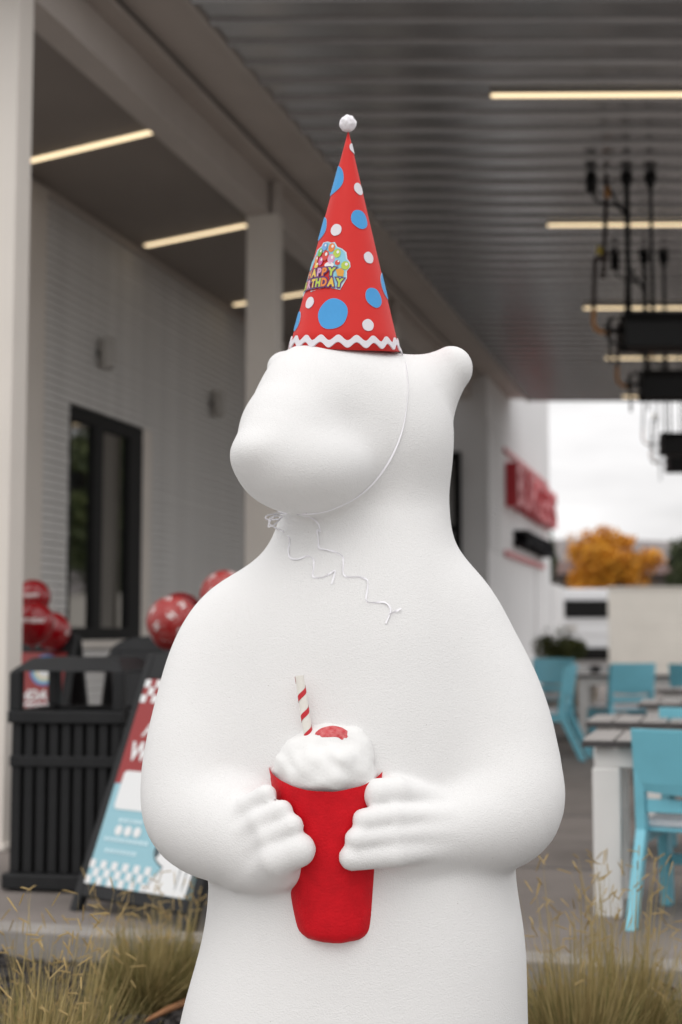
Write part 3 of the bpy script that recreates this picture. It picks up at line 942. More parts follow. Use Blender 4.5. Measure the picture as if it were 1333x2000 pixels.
# ------------------------------------------------------------------ A-frame signs
def board_frame(bl, yaw, lean):
    """x across the board, y up the board, z out of its face"""
    x = Vector((math.cos(yaw), math.sin(yaw), 0))
    nrm = Vector((math.sin(yaw), -math.cos(yaw), 0))
    y = (ZV * math.cos(lean) - nrm * math.sin(lean)).normalized()
    z = x.cross(y).normalized()
    return frame(bl, x, y, z)
def a_frame(bl, yaw, lean, w, h, label, poster):
    t = thing('a_frame_sign', (bl[0], bl[1], 0), label, 'sign', 'folding pavement signs')
    BM = board_frame(bl, yaw, lean)
    b = MB()
    fr = .05
    for x0, x1, y0, y1 in ((-fr, 0, -.13, h + .13), (w, w + fr, -.13, h + .13), (0, w, h, h + .13), (0, w, -.06, 0)):
        b.box(x0, x1, y0, y1, -.035, .012, BM)
    b.build('frame', M['black_plastic'], t, bevel=.008)
    b = MB(); b.box(w * .3, w * .7, h + .131, h + .19, -.04, .0, BM); b.build('handle', M['black_plastic'], t, bevel=.015)
    # rear leaf leaning the other way from the same ridge
    top = BM @ Vector((0, h + .12, -.05))
    BM2 = board_frame(top, yaw, -lean)
    b = MB()
    ln = (top.z) / math.cos(lean)
    for x0, x1, y0, y1 in ((-fr, 0, -ln + .01, 0), (w, w + fr, -ln + .01, 0), (0, w, -.14, 0), (0, w, -ln + .14, -ln + .2), (0, w, -ln + .2, -.14)):
        zz = (-.035, .0) if (x1 - x0) < w * .9 or y1 - y0 < .2 else (-.02, -.008)
        b.box(x0, x1, y0, y1, zz[0], zz[1], BM2)
    b.build('rear_leaf', M['black_plastic'], t, bevel=.006)
    poster(t, BM, w, h)
    return t
def flat(b, BM, pts, lay, m):
    b.add([BM @ Vector((x, y, .0135 + lay * .0012)) for x, y in pts], [tuple(range(len(pts)))], m)
def ell(cx, cy, rx, ry, n=20):
    return [(cx + rx * math.cos(2 * PI * k / n), cy + ry * math.sin(2 * PI * k / n)) for k in range(n)]
def word(b, BM, s, x, y, size, lay, m, shear=0, bold=0):
    vs, fs = text_geo(s, size, 0, shear, bold)
    b.add([BM @ Vector((x + v.x, y + v.y, .0135 + lay * .0012)) for v in vs], fs, m)
def poster_front(t, BM, w, h):
    b = MB()
    b.box(0.001, w - .001, 0.001, h - .001, -.02, .0125, BM)
    bd = b.build('poster_board', M['poster_blue'], t)
    mats = [M['poster_red'], M['poster_white'], M['poster_pale'], M['poster_line'], M['poster_blue']]
    b = MB()
    wave = [(0, .475 * h)] + [(w * k / 8, h * (.475 + .012 * math.sin(k * 2.2))) for k in range(9)]
    flat(b, BM, wave[1:] + [(w, h - .001), (0, h - .001)], 0, 0)
    cs = .037
    for i in range(17):
        for j in range(3):
            if (i + j) % 2 == 0 and (j < 2 or i % 2 == 0):
                flat(b, BM, [(i * cs, h - .004 - (j + 1) * cs), (i * cs + cs, h - .004 - (j + 1) * cs), (i * cs + cs, h - .004 - j * cs), (i * cs, h - .004 - j * cs)], 1, 1)
    cs = .0355
    for i in range(12):
        for j in range(3):
            if (i + j) % 2 == 0:
                flat(b, BM, [(i * cs, j * cs), (i * cs + cs, j * cs), (i * cs + cs, j * cs + cs), (i * cs, j * cs + cs)], 1, 1)
    word(b, BM, 'A', .085, .715 * h, .10, 1, 1, .15, .003)
    word(b, BM, 'WIN', .032, .595 * h, .118, 1, 1, .15, .004)
    # blank white panel with rounded corners
    x0, x1, y0, y1, r = .042, .43, .355 * h, .54 * h, .022
    pts = []
    for cx, cy, a0 in ((x1 - r, y0 + r, -PI / 2), (x1 - r, y1 - r, 0), (x0 + r, y1 - r, PI / 2), (x0 + r, y0 + r, PI)):
        pts += [(cx + r * math.cos(a0 + k * PI / 8), cy + r * math.sin(a0 + k * PI / 8)) for k in range(5)]
    flat(b, BM, pts, 1, 1)
    for k in range(3):
        flat(b, BM, ell(.118 + .060 * k, .258 * h, .023, .023), 1, 1)
    rr = random.Random(2)
    for yy, xa, xb in ((.305, .10, .245), (.213, .043, .31), (.160, .068, .275)):
        x = xa
        while x < xb:
            l = rr.uniform(.012, .026)
            flat(b, BM, [(x, yy * h - .008), (x + l, yy * h - .008), (x + l, yy * h + .008), (x, yy * h + .008)], 1, 2)
            x += l + .006
    # seated white bear drawing
    out_ = [(.42, .0), (.46, .06), (.50, .13), (.535, .18), (.50, .195), (.475, .215), (.465, .245), (.475, .275), (.51, .29), (.55, .31), (.60, .33), (.655, .31), (.655, .0)]
    DX, DY = -.088, -.068
    flat(b, BM, [(x + (DX if x < .65 else 0), max(0.002, y + DY)) for x, y in out_], 1, 3)
    inn = [(.43, .0), (.468, .058), (.508, .126), (.545, .185), (.505, .202), (.484, .22), (.475, .246), (.484, .268), (.515, .282), (.555, .302), (.60, .322), (.645, .302), (.63, .0)]
    flat(b, BM, [(x + (DX if x < .63 else 0), max(0.002, y + DY)) for x, y in inn], 2, 1)
    flat(b, BM, ell(.485 + DX, .25 + DY, .02, .03, 16), 3, 3)
    for xx in (.56, .60):
        flat(b, BM, [(xx, .03), (xx + .004, .03), (xx + .01, .16), (xx + .004, .16)], 3, 3)
    b.build('print', mats, bd)
def poster_rainbow(t, BM, w, h):
    b = MB(); b.box(0.001, w - .001, 0.001, h - .001, -.02, .0125, BM)
    bd = b.build('poster_board', M['poster_red'], t)
    b = MB()
    cx, cy = w - .13, .962
    flat(b, BM, ell(cx, cy, .103, .103, 28), 0, 0); flat(b, BM, ell(cx, cy, .088, .088, 28), 1, 1); flat(b, BM, ell(cx, cy, .072, .072, 28), 2, 2); flat(b, BM, ell(cx, cy, .05, .05, 28), 3, 3)
    for tx, xr, yb in (('BIRTHDAY', w - .028, .765), ('STOP', w - .055, .682)):
        gv, gf = text_geo(tx, .088, 0, .12, .004)
        mxr = max(v.x for v in gv)
        b.add([BM @ Vector((xr - mxr + v.x, yb + v.y, .0147)) for v in gv], gf, 3)
    b.build('print', [M['ring_blue'], M['poster_blue'], M['ring_yellow'], M['poster_white']], bd)
def poster_plain(t, BM, w, h):
    b = MB(); b.box(0.001, w - .001, 0.001, h - .001, -.02, .0125, BM)
    bd = b.build('poster_board', M['black_plastic'], t)
    b = MB()
    flat(b, BM, [(0.02, .01), (w - .02, .01), (w - .02, h * .76), (0.02, h * .76)], 0, 0)
    b.build('print', M['poster_blue'], bd)
    b = MB(); flat(b, BM, [(0.0, .01), (.05, .01), (.05, h * .76), (0.0, h * .76)], 1, 0)
    b.build('border', M['poster_white'], bd)
    b = MB(); b.slab([BM @ Vector((w / 2 + (w / 2 + .05) * math.cos(PI * k / 14), h + .131 + .10 * math.sin(PI * k / 14), -.03)) for k in range(15)], BM.to_3x3() @ Vector((0, 0, 1)), .04); b.build('rounded_top', M['black_plastic'], t)
LEAN = math.radians(22)
a_frame(Vector((-1.125, 6.45, .115)), math.radians(-39.7), LEAN, .657, .955, 'pavement sign with red and light blue poster and white bear drawing, beside the bin', poster_front)
pr = at(97, 1395, 9.1)
yaw2 = math.radians(-12)
a_frame(Vector((pr.x - .61, 9.15, .06)), yaw2, math.radians(17), .62, 1.08, 'red birthday poster sign with coloured ring, standing behind the bin', poster_rainbow)
pq = at(276, 1400, 8.0)
a_frame(Vector((pq.x, 7.9, .13)), math.radians(25), LEAN, .60, .93, 'pavement sign with light blue poster half hidden behind the front sign', poster_plain)

# ------------------------------------------------------------------ balloons
def balloon(c, r, m, label, marks=0, seed=1, text=None, group='red party balloons'):
    c = Vector(c)
    t = thing('balloon', c - Vector((0, 0, r * 1.15)), label, 'balloon', group)
    prof = []
    for k in range(17):
        a = -PI / 2 + PI * k / 16
        z = math.sin(a); rr = math.cos(a)
        z2 = z * (1.12 if z < 0 else 1.0)
        rr *= (1 - .10 * max(0, -z))
        prof.append((max(rr, .0005) * r, z2 * r))
    b = MB(); b.lathe(prof, 32, Matrix.Translation(c)); b.build('skin', m, t, smooth=True)
    b = MB(); b.lathe([(.0005, .02), (r * .05, .015), (r * .09, -.015), (.0005, -.012)], 12, Matrix.Translation(c - Vector((0, 0, r * 1.14)))); b.build('knot', m, t, smooth=True)
    if marks:
        rnd = random.Random(seed)
        b = MB()
        def patch(d, up, sx, sy, mm, lift):
            x = up.cross(d).normalized(); y = d.cross(x)
            pts = []
            for u, v in ((-1, -1), (1, -1), (1, 1), (-1, 1)):
                q = (d + x * u * sx + y * v * sy).normalized() * (r + lift)
                pts.append(c + q)
            b.add(pts, [(0, 1, 2, 3)], mm)
        n = marks
        for i in range(n):
            z = 1 - 2 * (i + .5) / n
            a = i * 2.39996 + seed
            s = math.sqrt(max(0, 1 - z * z))
            d = Vector((s * math.cos(a), s * math.sin(a), z))
            up = (d.orthogonal() * math.cos(a * 3) + d.cross(d.orthogonal()) * math.sin(a * 3)).normalized()
            x = up.cross(d).normalized()
            # a pair of slanted strokes with a short crossing one
            patch((d + x * .085).normalized(), up, .036, .15, 0, .0012)
            patch((d - x * .085 + up * .05).normalized(), up, .036, .13, 0, .0012)
            patch(d, up, .08, .03, 0, .0016)
            for q in range(9):
                dd = (d + Vector((rnd.gauss(0, 1), rnd.gauss(0, 1), rnd.gauss(0, 1))) * .22).normalized()
                uu = dd.orthogonal()
                uu = (uu * rnd.uniform(-1, 1) + dd.cross(uu) * rnd.uniform(-1, 1)).normalized()
                patch(dd, uu, .016, .075, 1, .0008)
        tag(b.build('print', [M['print_white'], M['print_faint']], t), kind='stuff')
    if text:
        vs, fs = text_geo(text, r * .27, 0, 0, .002)
        mx_ = max(v.x for v in vs) / 2
        b = MB()
        fv = []
        for v in vs:
            ax = (v.x - mx_) / r + .15; az = v.y / r
            d = Vector((math.sin(ax), -math.cos(ax) * math.cos(az), math.sin(az)))
            fv.append(c + d * (r + .0012))
        b.add(fv, fs); b.build('print', M['print_white'], t)
    return t
def bal(px, py, rp, Y, *a, **k):
    balloon(at(px, py, Y), rp * Y / F, *a, **k)
bal(64, 1167, 35, 9.0, M['balloon_red'], 'upper glossy red balloon of the pair by the near column', text='HAPPY')
bal(65, 1216, 41, 8.8, M['balloon_red'], 'lower glossy red balloon of the pair resting on the birthday sign', text='BIRTHDAY')
bal(102, 1232, 36, 9.3, M['balloon_red'], 'red balloon with white marks half hidden behind the glossy pair', marks=12, seed=4)
bal(338, 1216, 52, 7.3, M['balloon_pale'], 'large red balloon covered in white print next to the bear arm', marks=26, seed=2)
bal(440, 1164, 50, 7.6, M['balloon_pale'], 'printed red balloon peeking out above the bear shoulder', marks=26, seed=3)
bal(352, 1203, 46, 7.75, M['balloon_dark'], 'plain dark red balloon directly behind the large printed one')
bal(412, 1204, 36, 7.9, M['balloon_dark'], 'plain dark red balloon in the gap between the two printed ones')

# ================================================================== THE BEAR STATUE
BY = 3.2
def bp(px, py, d):
    return np.array(at(px, py, BY - d))
def rp(r, d):
    return r * (BY - d) / F
class Field:
    def __init__(s, lo, hi, h):
        s.h = h
        s.lo = np.array(lo, float)
        s.n = np.ceil((np.array(hi) - s.lo) / h).astype(int) + 1
        s.ax = [s.lo[i] + h * np.arange(s.n[i]) for i in range(3)]
        s.d = np.full(s.n, 0.4, np.float32)
    def sub(s, lo, hi):
        i0 = np.clip(np.floor((np.array(lo) - s.lo) / s.h).astype(int), 0, s.n - 1)
        i1 = np.clip(np.ceil((np.array(hi) - s.lo) / s.h).astype(int) + 1, 1, s.n)
        sl = tuple(slice(a, b) for a, b in zip(i0, i1))
        g = np.meshgrid(*[s.ax[i][sl[i]] for i in range(3)], indexing='ij', sparse=True)
        return sl, g
    def union(s, sl, v, k):
        a = s.d[sl]
        h = np.maximum(k - np.abs(a - v), 0) / k
        s.d[sl] = np.minimum(a, v) - h * h * k * 0.25
    def subtract(s, sl, v, k):
        a = s.d[sl]
        h = np.maximum(k - np.abs(a + v), 0) / k
        s.d[sl] = np.maximum(a, -v) + h * h * k * 0.25
    def cone(s, p0, r0, p1, r1, k, cut=False):
        p0, p1 = np.array(p0), np.array(p1)
        m = max(r0, r1) + k + .03
        sl, (x, y, z) = s.sub(np.minimum(p0, p1) - m, np.maximum(p0, p1) + m)
        e = p1 - p0
        L2 = float(e @ e) + 1e-12
        t = np.clip(((x - p0[0]) * e[0] + (y - p0[1]) * e[1] + (z - p0[2]) * e[2]) / L2, 0, 1)
        v = np.sqrt((x - p0[0] - t * e[0]) ** 2 + (y - p0[1] - t * e[1]) ** 2 + (z - p0[2] - t * e[2]) ** 2) - (r0 + (r1 - r0) * t)
        (s.subtract if cut else s.union)(sl, v.astype(np.float32), k)
    def ell(s, c, r, k, rz=0.0, rx=0.0, ry=0.0, cut=False):
        c, r = np.array(c), np.array(r)
        m = r.max() + k + .03
        sl, (x, y, z) = s.sub(c - m, c + m)
        R = np.array((Matrix.Rotation(rz, 3, 'Z') @ Matrix.Rotation(ry, 3, 'Y') @ Matrix.Rotation(rx, 3, 'X')).transposed())
        X, Y_, Z_ = x - c[0], y - c[1], z - c[2]
        q = [R[i, 0] * X + R[i, 1] * Y_ + R[i, 2] * Z_ for i in range(3)]
        k0 = np.sqrt((q[0] / r[0]) ** 2 + (q[1] / r[1]) ** 2 + (q[2] / r[2]) ** 2)
        k1 = np.sqrt((q[0] / r[0] ** 2) ** 2 + (q[1] / r[1] ** 2) ** 2 + (q[2] / r[2] ** 2) ** 2) + 1e-9
        v = k0 * (k0 - 1) / k1
        (s.subtract if cut else s.union)(sl, v.astype(np.float32), k)
    def loft(s, rows, k, power=2.3):
        """rows: z, cx, cy, half width, half depth"""
        rows = sorted(rows)
        A = np.array(rows)
        lo = (A[:, 1].min() - A[:, 3].max() - .1, A[:, 2].min() - A[:, 4].max() - .1, A[0, 0])
        hi = (A[:, 1].max() + A[:, 3].max() + .1, A[:, 2].max() + A[:, 4].max() + .1, A[-1, 0])
        sl, (x, y, z) = s.sub(lo, hi)
        zz = z.ravel()
        ker = np.exp(-0.5 * (np.arange(-15, 16) / 6.5) ** 2); ker /= ker.sum()
        f = lambda i: np.convolve(np.pad(np.interp(zz, A[:, 0], A[:, i]), 15, mode='reflect', reflect_type='odd'), ker, 'valid').reshape(1, 1, -1)
        cx, cy, a, b = f(1), f(2), f(3), f(4)
        q = (np.abs((x - cx) / a) ** power + np.abs((y - cy) / b) ** power) ** (1 / power)
        v = (q - 1) * np.minimum(a, b)
        v = np.maximum(v, zz.reshape(1, 1, -1) - A[-1, 0] + 0 * q)
        s.union(sl, v.astype(np.float32), k)
    def mesh(s):
        d = s.d
        sg = d < 0
        nx, ny, nz = d.shape
        c = np.zeros((nx - 1, ny - 1, nz - 1), np.uint8)
        for i in (0, 1):
            for j in (0, 1):
                for k in (0, 1):
                    c += sg[i:nx - 1 + i, j:ny - 1 + j, k:nz - 1 + k]
        act = (c > 0) & (c < 8)
        I, J, K = np.nonzero(act)
        idx = -np.ones(act.shape, np.int64)
        idx[I, J, K] = np.arange(len(I))
        acc = np.zeros((len(I), 3)); cnt = np.zeros(len(I))
        cor = [(i, j, k) for i in (0, 1) for j in (0, 1) for k in (0, 1)]
        for a in range(8):
            for b_ in range(a + 1, 8):
                pa, pb = np.array(cor[a]), np.array(cor[b_])
                if np.abs(pa - pb).sum() != 1:
                    continue
                da = d[I + pa[0], J + pa[1], K + pa[2]]; db = d[I + pb[0], J + pb[1], K + pb[2]]
                x = (da < 0) != (db < 0)
                t = np.where(x, da / np.where(x, da - db, 1), 0)
                acc += np.where(x[:, None], pa + t[:, None] * (pb - pa), 0)
                cnt += x
        V = s.lo + s.h * (np.stack([I, J, K], 1) + acc / cnt[:, None])
        faces = []
        for ax in range(3):
            o1, o2 = [(1, 2), (2, 0), (0, 1)][ax]
            A = [slice(None)] * 3; B = [slice(None)] * 3
            A[ax] = slice(0, -1); B[ax] = slice(1, None)
            sa, sb = sg[tuple(A)], sg[tuple(B)]
            ii = np.array(np.nonzero(sa != sb))
            ok = (ii[o1] > 0) & (ii[o2] > 0) & (ii[o1] < d.shape[o1] - 1) & (ii[o2] < d.shape[o2] - 1)
            ii = ii[:, ok]
            inside = sa[tuple(ii)]
            q = []
            for u, v in ((0, 0), (-1, 0), (-1, -1), (0, -1)):
                jj = ii.copy(); jj[o1] += u; jj[o2] += v
                q.append(idx[tuple(jj)])
            q = np.stack(q, 1)
            q[~inside] = q[~inside][:, ::-1]
            faces.append(q)
        Fc = np.concatenate(faces)
        return V, Fc
def smooth_mesh(V, Fc, it, lam=0.5):
    E = np.concatenate([Fc[:, [0, 1]], Fc[:, [1, 2]], Fc[:, [2, 3]], Fc[:, [3, 0]]])
    for _ in range(it):
        acc = np.zeros_like(V); cnt = np.zeros(len(V))
        for a, b_ in ((0, 1), (1, 0)):
            for ax in range(3):
                acc[:, ax] += np.bincount(E[:, a], V[E[:, b_], ax], len(V))
            cnt += np.bincount(E[:, a], minlength=len(V))
        V = V + lam * (acc / cnt[:, None] - V)
    return V
def field_obj(name, fld, m, parent=None, it=2):
    V, Fc = fld.mesh()
    V = smooth_mesh(V, Fc, it)
    me = bpy.data.meshes.new(name)
    me.from_pydata(V.tolist(), [], Fc.tolist())
    me.materials.append(m)
    me.polygons.foreach_set('use_smooth', [True] * len(me.polygons))
    me.update()
    o = bpy.data.objects.new(name, me)
    COL.objects.link(o)
    if parent is not None:
        o.parent = parent
        o.matrix_parent_inverse = MW(parent).inverted()
    return o

fb = Field((-0.56, BY - 0.52, -0.12), (0.60, BY + 0.42, 1.96), 0.0058)
# torso and neck: outline rows (photo row, left, right, half depth, forward shift)
rows = []
for py, l, r, hd, sh in ((745, 690, 790, .03, .0), (770, 650, 835, .07, .0), (800, 620, 868, .105, .0), (840, 590, 878, .125, .0), (900, 575, 878, .135, .0), (1000, 548, 877, .155, .01), (1050, 540, 881, .168, .01), (1100, 505, 900, .19, .01), (1150, 460, 925, .21, .01),
                         (1250, 425, 955, .235, .015), (1400, 408, 985, .255, .02), (1550, 405, 998, .265, .02), (1700, 412, 1002, .272, .02), (1750, 411, 1009, .275, .02), (1800, 404, 1020, .278, .02),
                         (1850, 394, 1024, .28, .02), (1900, 378, 1025, .285, .02), (1960, 361, 1026, .29, .02), (2000, 352, 1027, .295, .02), (2080, 340, 1030, .30, .02), (2250, 336, 1034, .30, .02), (2420, 330, 1040, .31, .02)):
    a = bp(l, py, 0); c = bp(r, py, 0)
    rows.append((a[2], (a[0] + c[0]) / 2, BY - sh, (c[0] - a[0]) / 2, hd))
fb.loft(rows, .03)
def chain(pts, k):
    P = [pts[0]] + list(pts) + [pts[-1]]
    fine = []
    for i in range(1, len(P) - 2):
        for q in range(7):
            t = q / 7
            fine.append(tuple(.5 * (2 * P[i][j] + (P[i + 1][j] - P[i - 1][j]) * t + (2 * P[i - 1][j] - 5 * P[i][j] + 4 * P[i + 1][j] - P[i + 2][j]) * t * t + (3 * P[i][j] - P[i - 1][j] - 3 * P[i + 1][j] + P[i + 2][j]) * t ** 3) for j in range(4)))
    pts = fine + [pts[-1]]
    A = np.array([bp(x, y, d) for x, y, d, r in pts]); m = .20 + k
    sl, (x, y, z) = fb.sub(A.min(0) - m, A.max(0) + m)
    best = None
    for i in range(len(pts) - 1):
        p0, p1 = A[i], A[i + 1]
        r0, r1 = rp(pts[i][3], pts[i][2]), rp(pts[i + 1][3], pts[i + 1][2])
        e = p1 - p0
        t = np.clip(((x - p0[0]) * e[0] + (y - p0[1]) * e[1] + (z - p0[2]) * e[2]) / float(e @ e), 0, 1)
        v = np.sqrt((x - p0[0] - t * e[0]) ** 2 + (y - p0[1] - t * e[1]) ** 2 + (z - p0[2] - t * e[2]) ** 2) - (r0 + (r1 - r0) * t)
        best = v if best is None else np.minimum(best, v)
    fb.union(sl, best.astype(np.float32), k)
def blur(fld, sig):
    n = int(3 * sig) + 1
    ker = np.exp(-.5 * (np.arange(-n, n + 1) / sig) ** 2); ker /= ker.sum()
    for ax in range(3):
        d = fld.d
        pad = [(0, 0)] * 3; pad[ax] = (n, n)
        q = np.pad(d, pad, mode='edge')
        o = np.zeros_like(d)
        for i, w in enumerate(ker):
            slc = [slice(None)] * 3; slc[ax] = slice(i, i + d.shape[ax])
            o += np.float32(w) * q[tuple(slc)]
        fld.d = o
# upper arms
chain([(516, 1196, .02, 82), (474, 1234, .03, 104), (441, 1300, .045, 112), (416, 1400, .07, 116), (396, 1500, .10, 116), (400, 1570, .12, 112)], .06)
chain([(832, 1170, .02, 84), (869, 1212, .03, 106), (906, 1285, .045, 113), (944, 1370, .065, 117), (972, 1460, .09, 116), (980, 1540, .12, 113)], .06)
blur(fb, 2.7)
# forearms
chain([(398, 1530, .10, 113), (405, 1588, .14, 116), (492, 1634, .22, 98), (545, 1662, .255, 70)], .022)
chain([(980, 1515, .10, 112), (975, 1580, .14, 114), (864, 1621, .22, 80), (785, 1632, .25, 68)], .022)
# head
fb.ell(bp(702, 802, .0), (rp(174, 0), .175, rp(121, 0)), .05)
fb.ell(bp(668, 800, .09), (rp(118, .09), .10, rp(116, .09)), .05)
fb.ell(bp(592, 768, .06), (rp(78, .06), .115, rp(83, .06)), .06)
fb.cone(bp(640, 790, .08), rp(104, .08), bp(566, 840, .165), rp(90, .165), .06)
fb.cone(bp(600, 826, .13), rp(96, .13), bp(551, 884, .225), rp(88, .225), .06)
fb.ell(bp(550, 903, .23), (rp(91, .23), .095, rp(62, .23)), .03)
fb.ell(bp(512, 886, .25), (rp(53, .25), .075, rp(36, .25)), .035)
fb.ell(bp(610, 914, .175), (rp(120, .175), .12, rp(82, .175)), .05)
fb.ell(bp(592, 926, .205), (rp(104, .205), .112, rp(68, .205)), .04)
fb.ell(bp(742, 868, .06), (rp(128, .06), .13, rp(120, .06)), .06)
fb.cone(bp(830, 754, -.01), rp(62, 0), bp(882, 715, .0), rp(39, 0), .05)
fb.cone(bp(838, 778, .0), rp(48, 0), bp(880, 728, .0), rp(36, 0), .03)
# left ear bump behind the hat
fb.ell(bp(556, 716, .0), (rp(34, 0), .04, rp(30, 0)), .03)
# hands: palms and four fingers each, closing on the cup
def finger(pts, k=.005):
    for i, ((x0, y0, d0, r0), (x1, y1, d1, r1)) in enumerate(zip(pts[:-1], pts[1:])):
        fb.cone(bp(x0, y0, d0), rp(r0, d0), bp(x1, y1, d1), rp(r1, d1), .012 if i == 0 else k)
fb.ell(bp(515, 1655, .255), (rp(70, .255), .05, rp(64, .255)), .04)
finger([(438, 1618, .258, 21), (485, 1576, .293, 23), (521, 1553, .316, 21)])
finger([(425, 1660, .254, 21), (508, 1604, .322, 24), (551, 1584, .340, 22)])
finger([(432, 1692, .232, 22), (525, 1635, .336, 25), (571, 1613, .352, 23)])
finger([(460, 1712, .226, 28), (540, 1676, .338, 36), (583, 1660, .350, 34)])
fb.cone(bp(500, 1685, .25), rp(46, .25), bp(548, 1695, .30), rp(37, .3), .03)
fb.ell(bp(815, 1625, .25), (rp(64, .25), .05, rp(70, .25)), .04)
finger([(862, 1562, .250, 18), (775, 1546, .295, 28), (735, 1551, .312, 30)])
finger([(872, 1592, .276, 18), (770, 1594, .325, 23), (711, 1602, .344, 23)])
finger([(880, 1622, .280, 18), (770, 1632, .332, 23), (696, 1639, .354, 23)])
finger([(885, 1652, .266, 20), (772, 1668, .332, 26), (688, 1675, .350, 26)])
bear = field_obj('bear_statue', fb, M['stucco'], it=3)
tag(bear, 'big white stucco polar bear statue holding a red cup in both paws', 'statue')
bear_mesh = bear.data

# cup with sloping rim, cream, straw, cherry
CD = .245
cup_rows = [(1497, 639, 112), (1520, 640, 110), (1560, 642, 106), (1620, 645, 100), (1700, 650, 90), (1770, 654, 85), (1798, 656, 82), (1812, 656, 79), (1822, 656, 70), (1827, 656, 55)]
seg = 72
b = MB()
vs = []
for ri, (py, cx, hw) in enumerate(cup_rows):
    c = bp(cx, py, CD); r = rp(hw, CD)
    for k in range(seg):
        a = 2 * PI * k / seg
        fr = max(0, -math.sin(a))
        dz = 0
        if ri == 0: dz = -rp(37, CD) * fr ** 1.4 + .0022 * noise.noise(Vector((a * 4, 0, 5)))
        elif ri == 1: dz = -rp(24, CD) * fr ** 1.4
        elif ri == 2: dz = -rp(6, CD) * fr ** 1.4
        elif ri >= 6: dz = -rp(12, CD) * fr + rp(6, CD) + .003 * noise.noise(Vector((a * 3, ri, 1)))
        wob = 1 + .012 * noise.noise(Vector((math.cos(a) * 2, math.sin(a) * 2, ri * .5)))
        vs.append((c[0] + r * math.cos(a) * wob, c[1] + r * .96 * math.sin(a) * wob, c[2] + dz))
fs = []
n = len(cup_rows)
for i in range(n - 1):
    for k in range(seg):
        k2 = (k + 1) % seg
        fs.append((i * seg + k, (i + 1) * seg + k, (i + 1) * seg + k2, i * seg + k2))
fs.append(tuple((n - 1) * seg + k for k in reversed(range(seg))))
b.add(vs, fs)
cup = b.build('cup', M['cup_red'], bear, smooth=True)
ss = cup.modifiers.new('subdivision', 'SUBSURF'); ss.levels = 1; ss.render_levels = 1
fc = Field((-.16, BY - .42, .80), (.13, BY - .05, 1.09), .0042)
def cb(x, y, d, r, k=.012): fc.ell(bp(x, y, d), (rp(r, d), rp(r, d) * .9, rp(r * .8, d)), k)
fc.ell(bp(640, 1515, CD), (rp(105, CD), rp(101, CD), rp(52, CD)), .02)
fc.ell(bp(640, 1482, CD), (rp(78, CD), rp(78, CD), rp(62, CD)), .02)
for q in ((592, 1466, .275, 38), (640, 1448, .27, 42), (688, 1448, .275, 34), (708, 1470, .285, 24), (566, 1492, .285, 28), (615, 1492, .315, 34), (664, 1484, .325, 30), (704, 1498, .30, 24),
          (600, 1516, .315, 24), (650, 1520, .335, 26), (738, 1496, .25, 14), (545, 1510, .25, 14)):
    cb(*q, k=.022)
gx, gy, gz = np.meshgrid(*fc.ax, indexing='ij')
fc.d += (.0022 * np.sin(gx * 88 + 1.4 * np.sin(gz * 70 + 2)) * np.sin(gz * 96 + gx * 40 + 1.2 * np.sin(gy * 60)) + .0006 * np.sin(gx * 190 + gz * 120 + 2 * np.sin(gy * 100)) * np.sin(gz * 170 - gx * 60)).astype(np.float32)
cream = field_obj('whipped_cream', fc, M['cream_top'], cup, it=5)
b = MB()
s0, s1 = Vector(bp(585, 1320, .288)), Vector(bp(604, 1446, .288))
b.tube([s0, s1], rp(8.5, .235), 16)
st = b.build('straw', M['straw_w'], cup, smooth=False)
b = MB()
ax = (s1 - s0).normalized(); e1 = ax.orthogonal().normalized(); e2 = ax.cross(e1)
Ls = (s1 - s0).length; rr = rp(8.5, .235) + .0006
npts = 90
vs = []
for k in range(npts + 1):
    t_ = k / npts
    a = t_ * 3.3 * 2 * PI + .4
    for off in (0, .0115):
        pos = s0 + ax * min(Ls, max(0, t_ * Ls + off))
        vs.append(pos + (e1 * math.cos(a) + e2 * math.sin(a)) * rr)
b.add(vs, [(2 * k, 2 * k + 1, 2 * k + 3, 2 * k + 2) for k in range(npts)])
b.build('stripe', M['straw_r'], cup)
bvh_c = BVHTree.FromPolygons([v.co for v in cream.data.vertices], [tuple(p.vertices) for p in cream.data.polygons])
# worn red cherry patch lying on the cream
b = MB()
ctr = Vector(bp(649, 1420, .302))
vs = [None]; fs = []
rings, sg_ = 6, 40
def drop(p):
    h = bvh_c.ray_cast(Vector((p.x, p.y, 1.3)), Vector((0, 0, -1)))
    return h[0] if h[0] else p
hc = drop(ctr)
vs = [hc + Vector((0, 0, .004))]
for i in range(1, rings + 1):
    for k in range(sg_):
        a = 2 * PI * k / sg_
        edge = 1 + .13 * noise.noise(Vector((math.cos(a) * 2.5, math.sin(a) * 2.5, 4))) + .06 * noise.noise(Vector((math.cos(a) * 9, math.sin(a) * 9, 4)))
        q = Vector((ctr.x + rp(30, .23) * i / rings * edge * math.cos(a), ctr.y + .011 * i / rings * edge * math.sin(a), 0))
        h = drop(q)
        h = Vector((q.x, q.y, h.z))
        vs.append(h + Vector((0, 0, .004 * math.sqrt(max(0, 1 - (i / rings) ** 3)) + .0005)))
for k in range(sg_):
    fs.append((0, 1 + k, 1 + (k + 1) % sg_))
for i in range(rings - 1):
    for k in range(sg_):
        a = 1 + i * sg_ + k; c = 1 + i * sg_ + (k + 1) % sg_
        fs.append((a, a + sg_, c + sg_, c))
b.add(vs, fs); b.build('cherry', M['cherry'], cup, smooth=True)

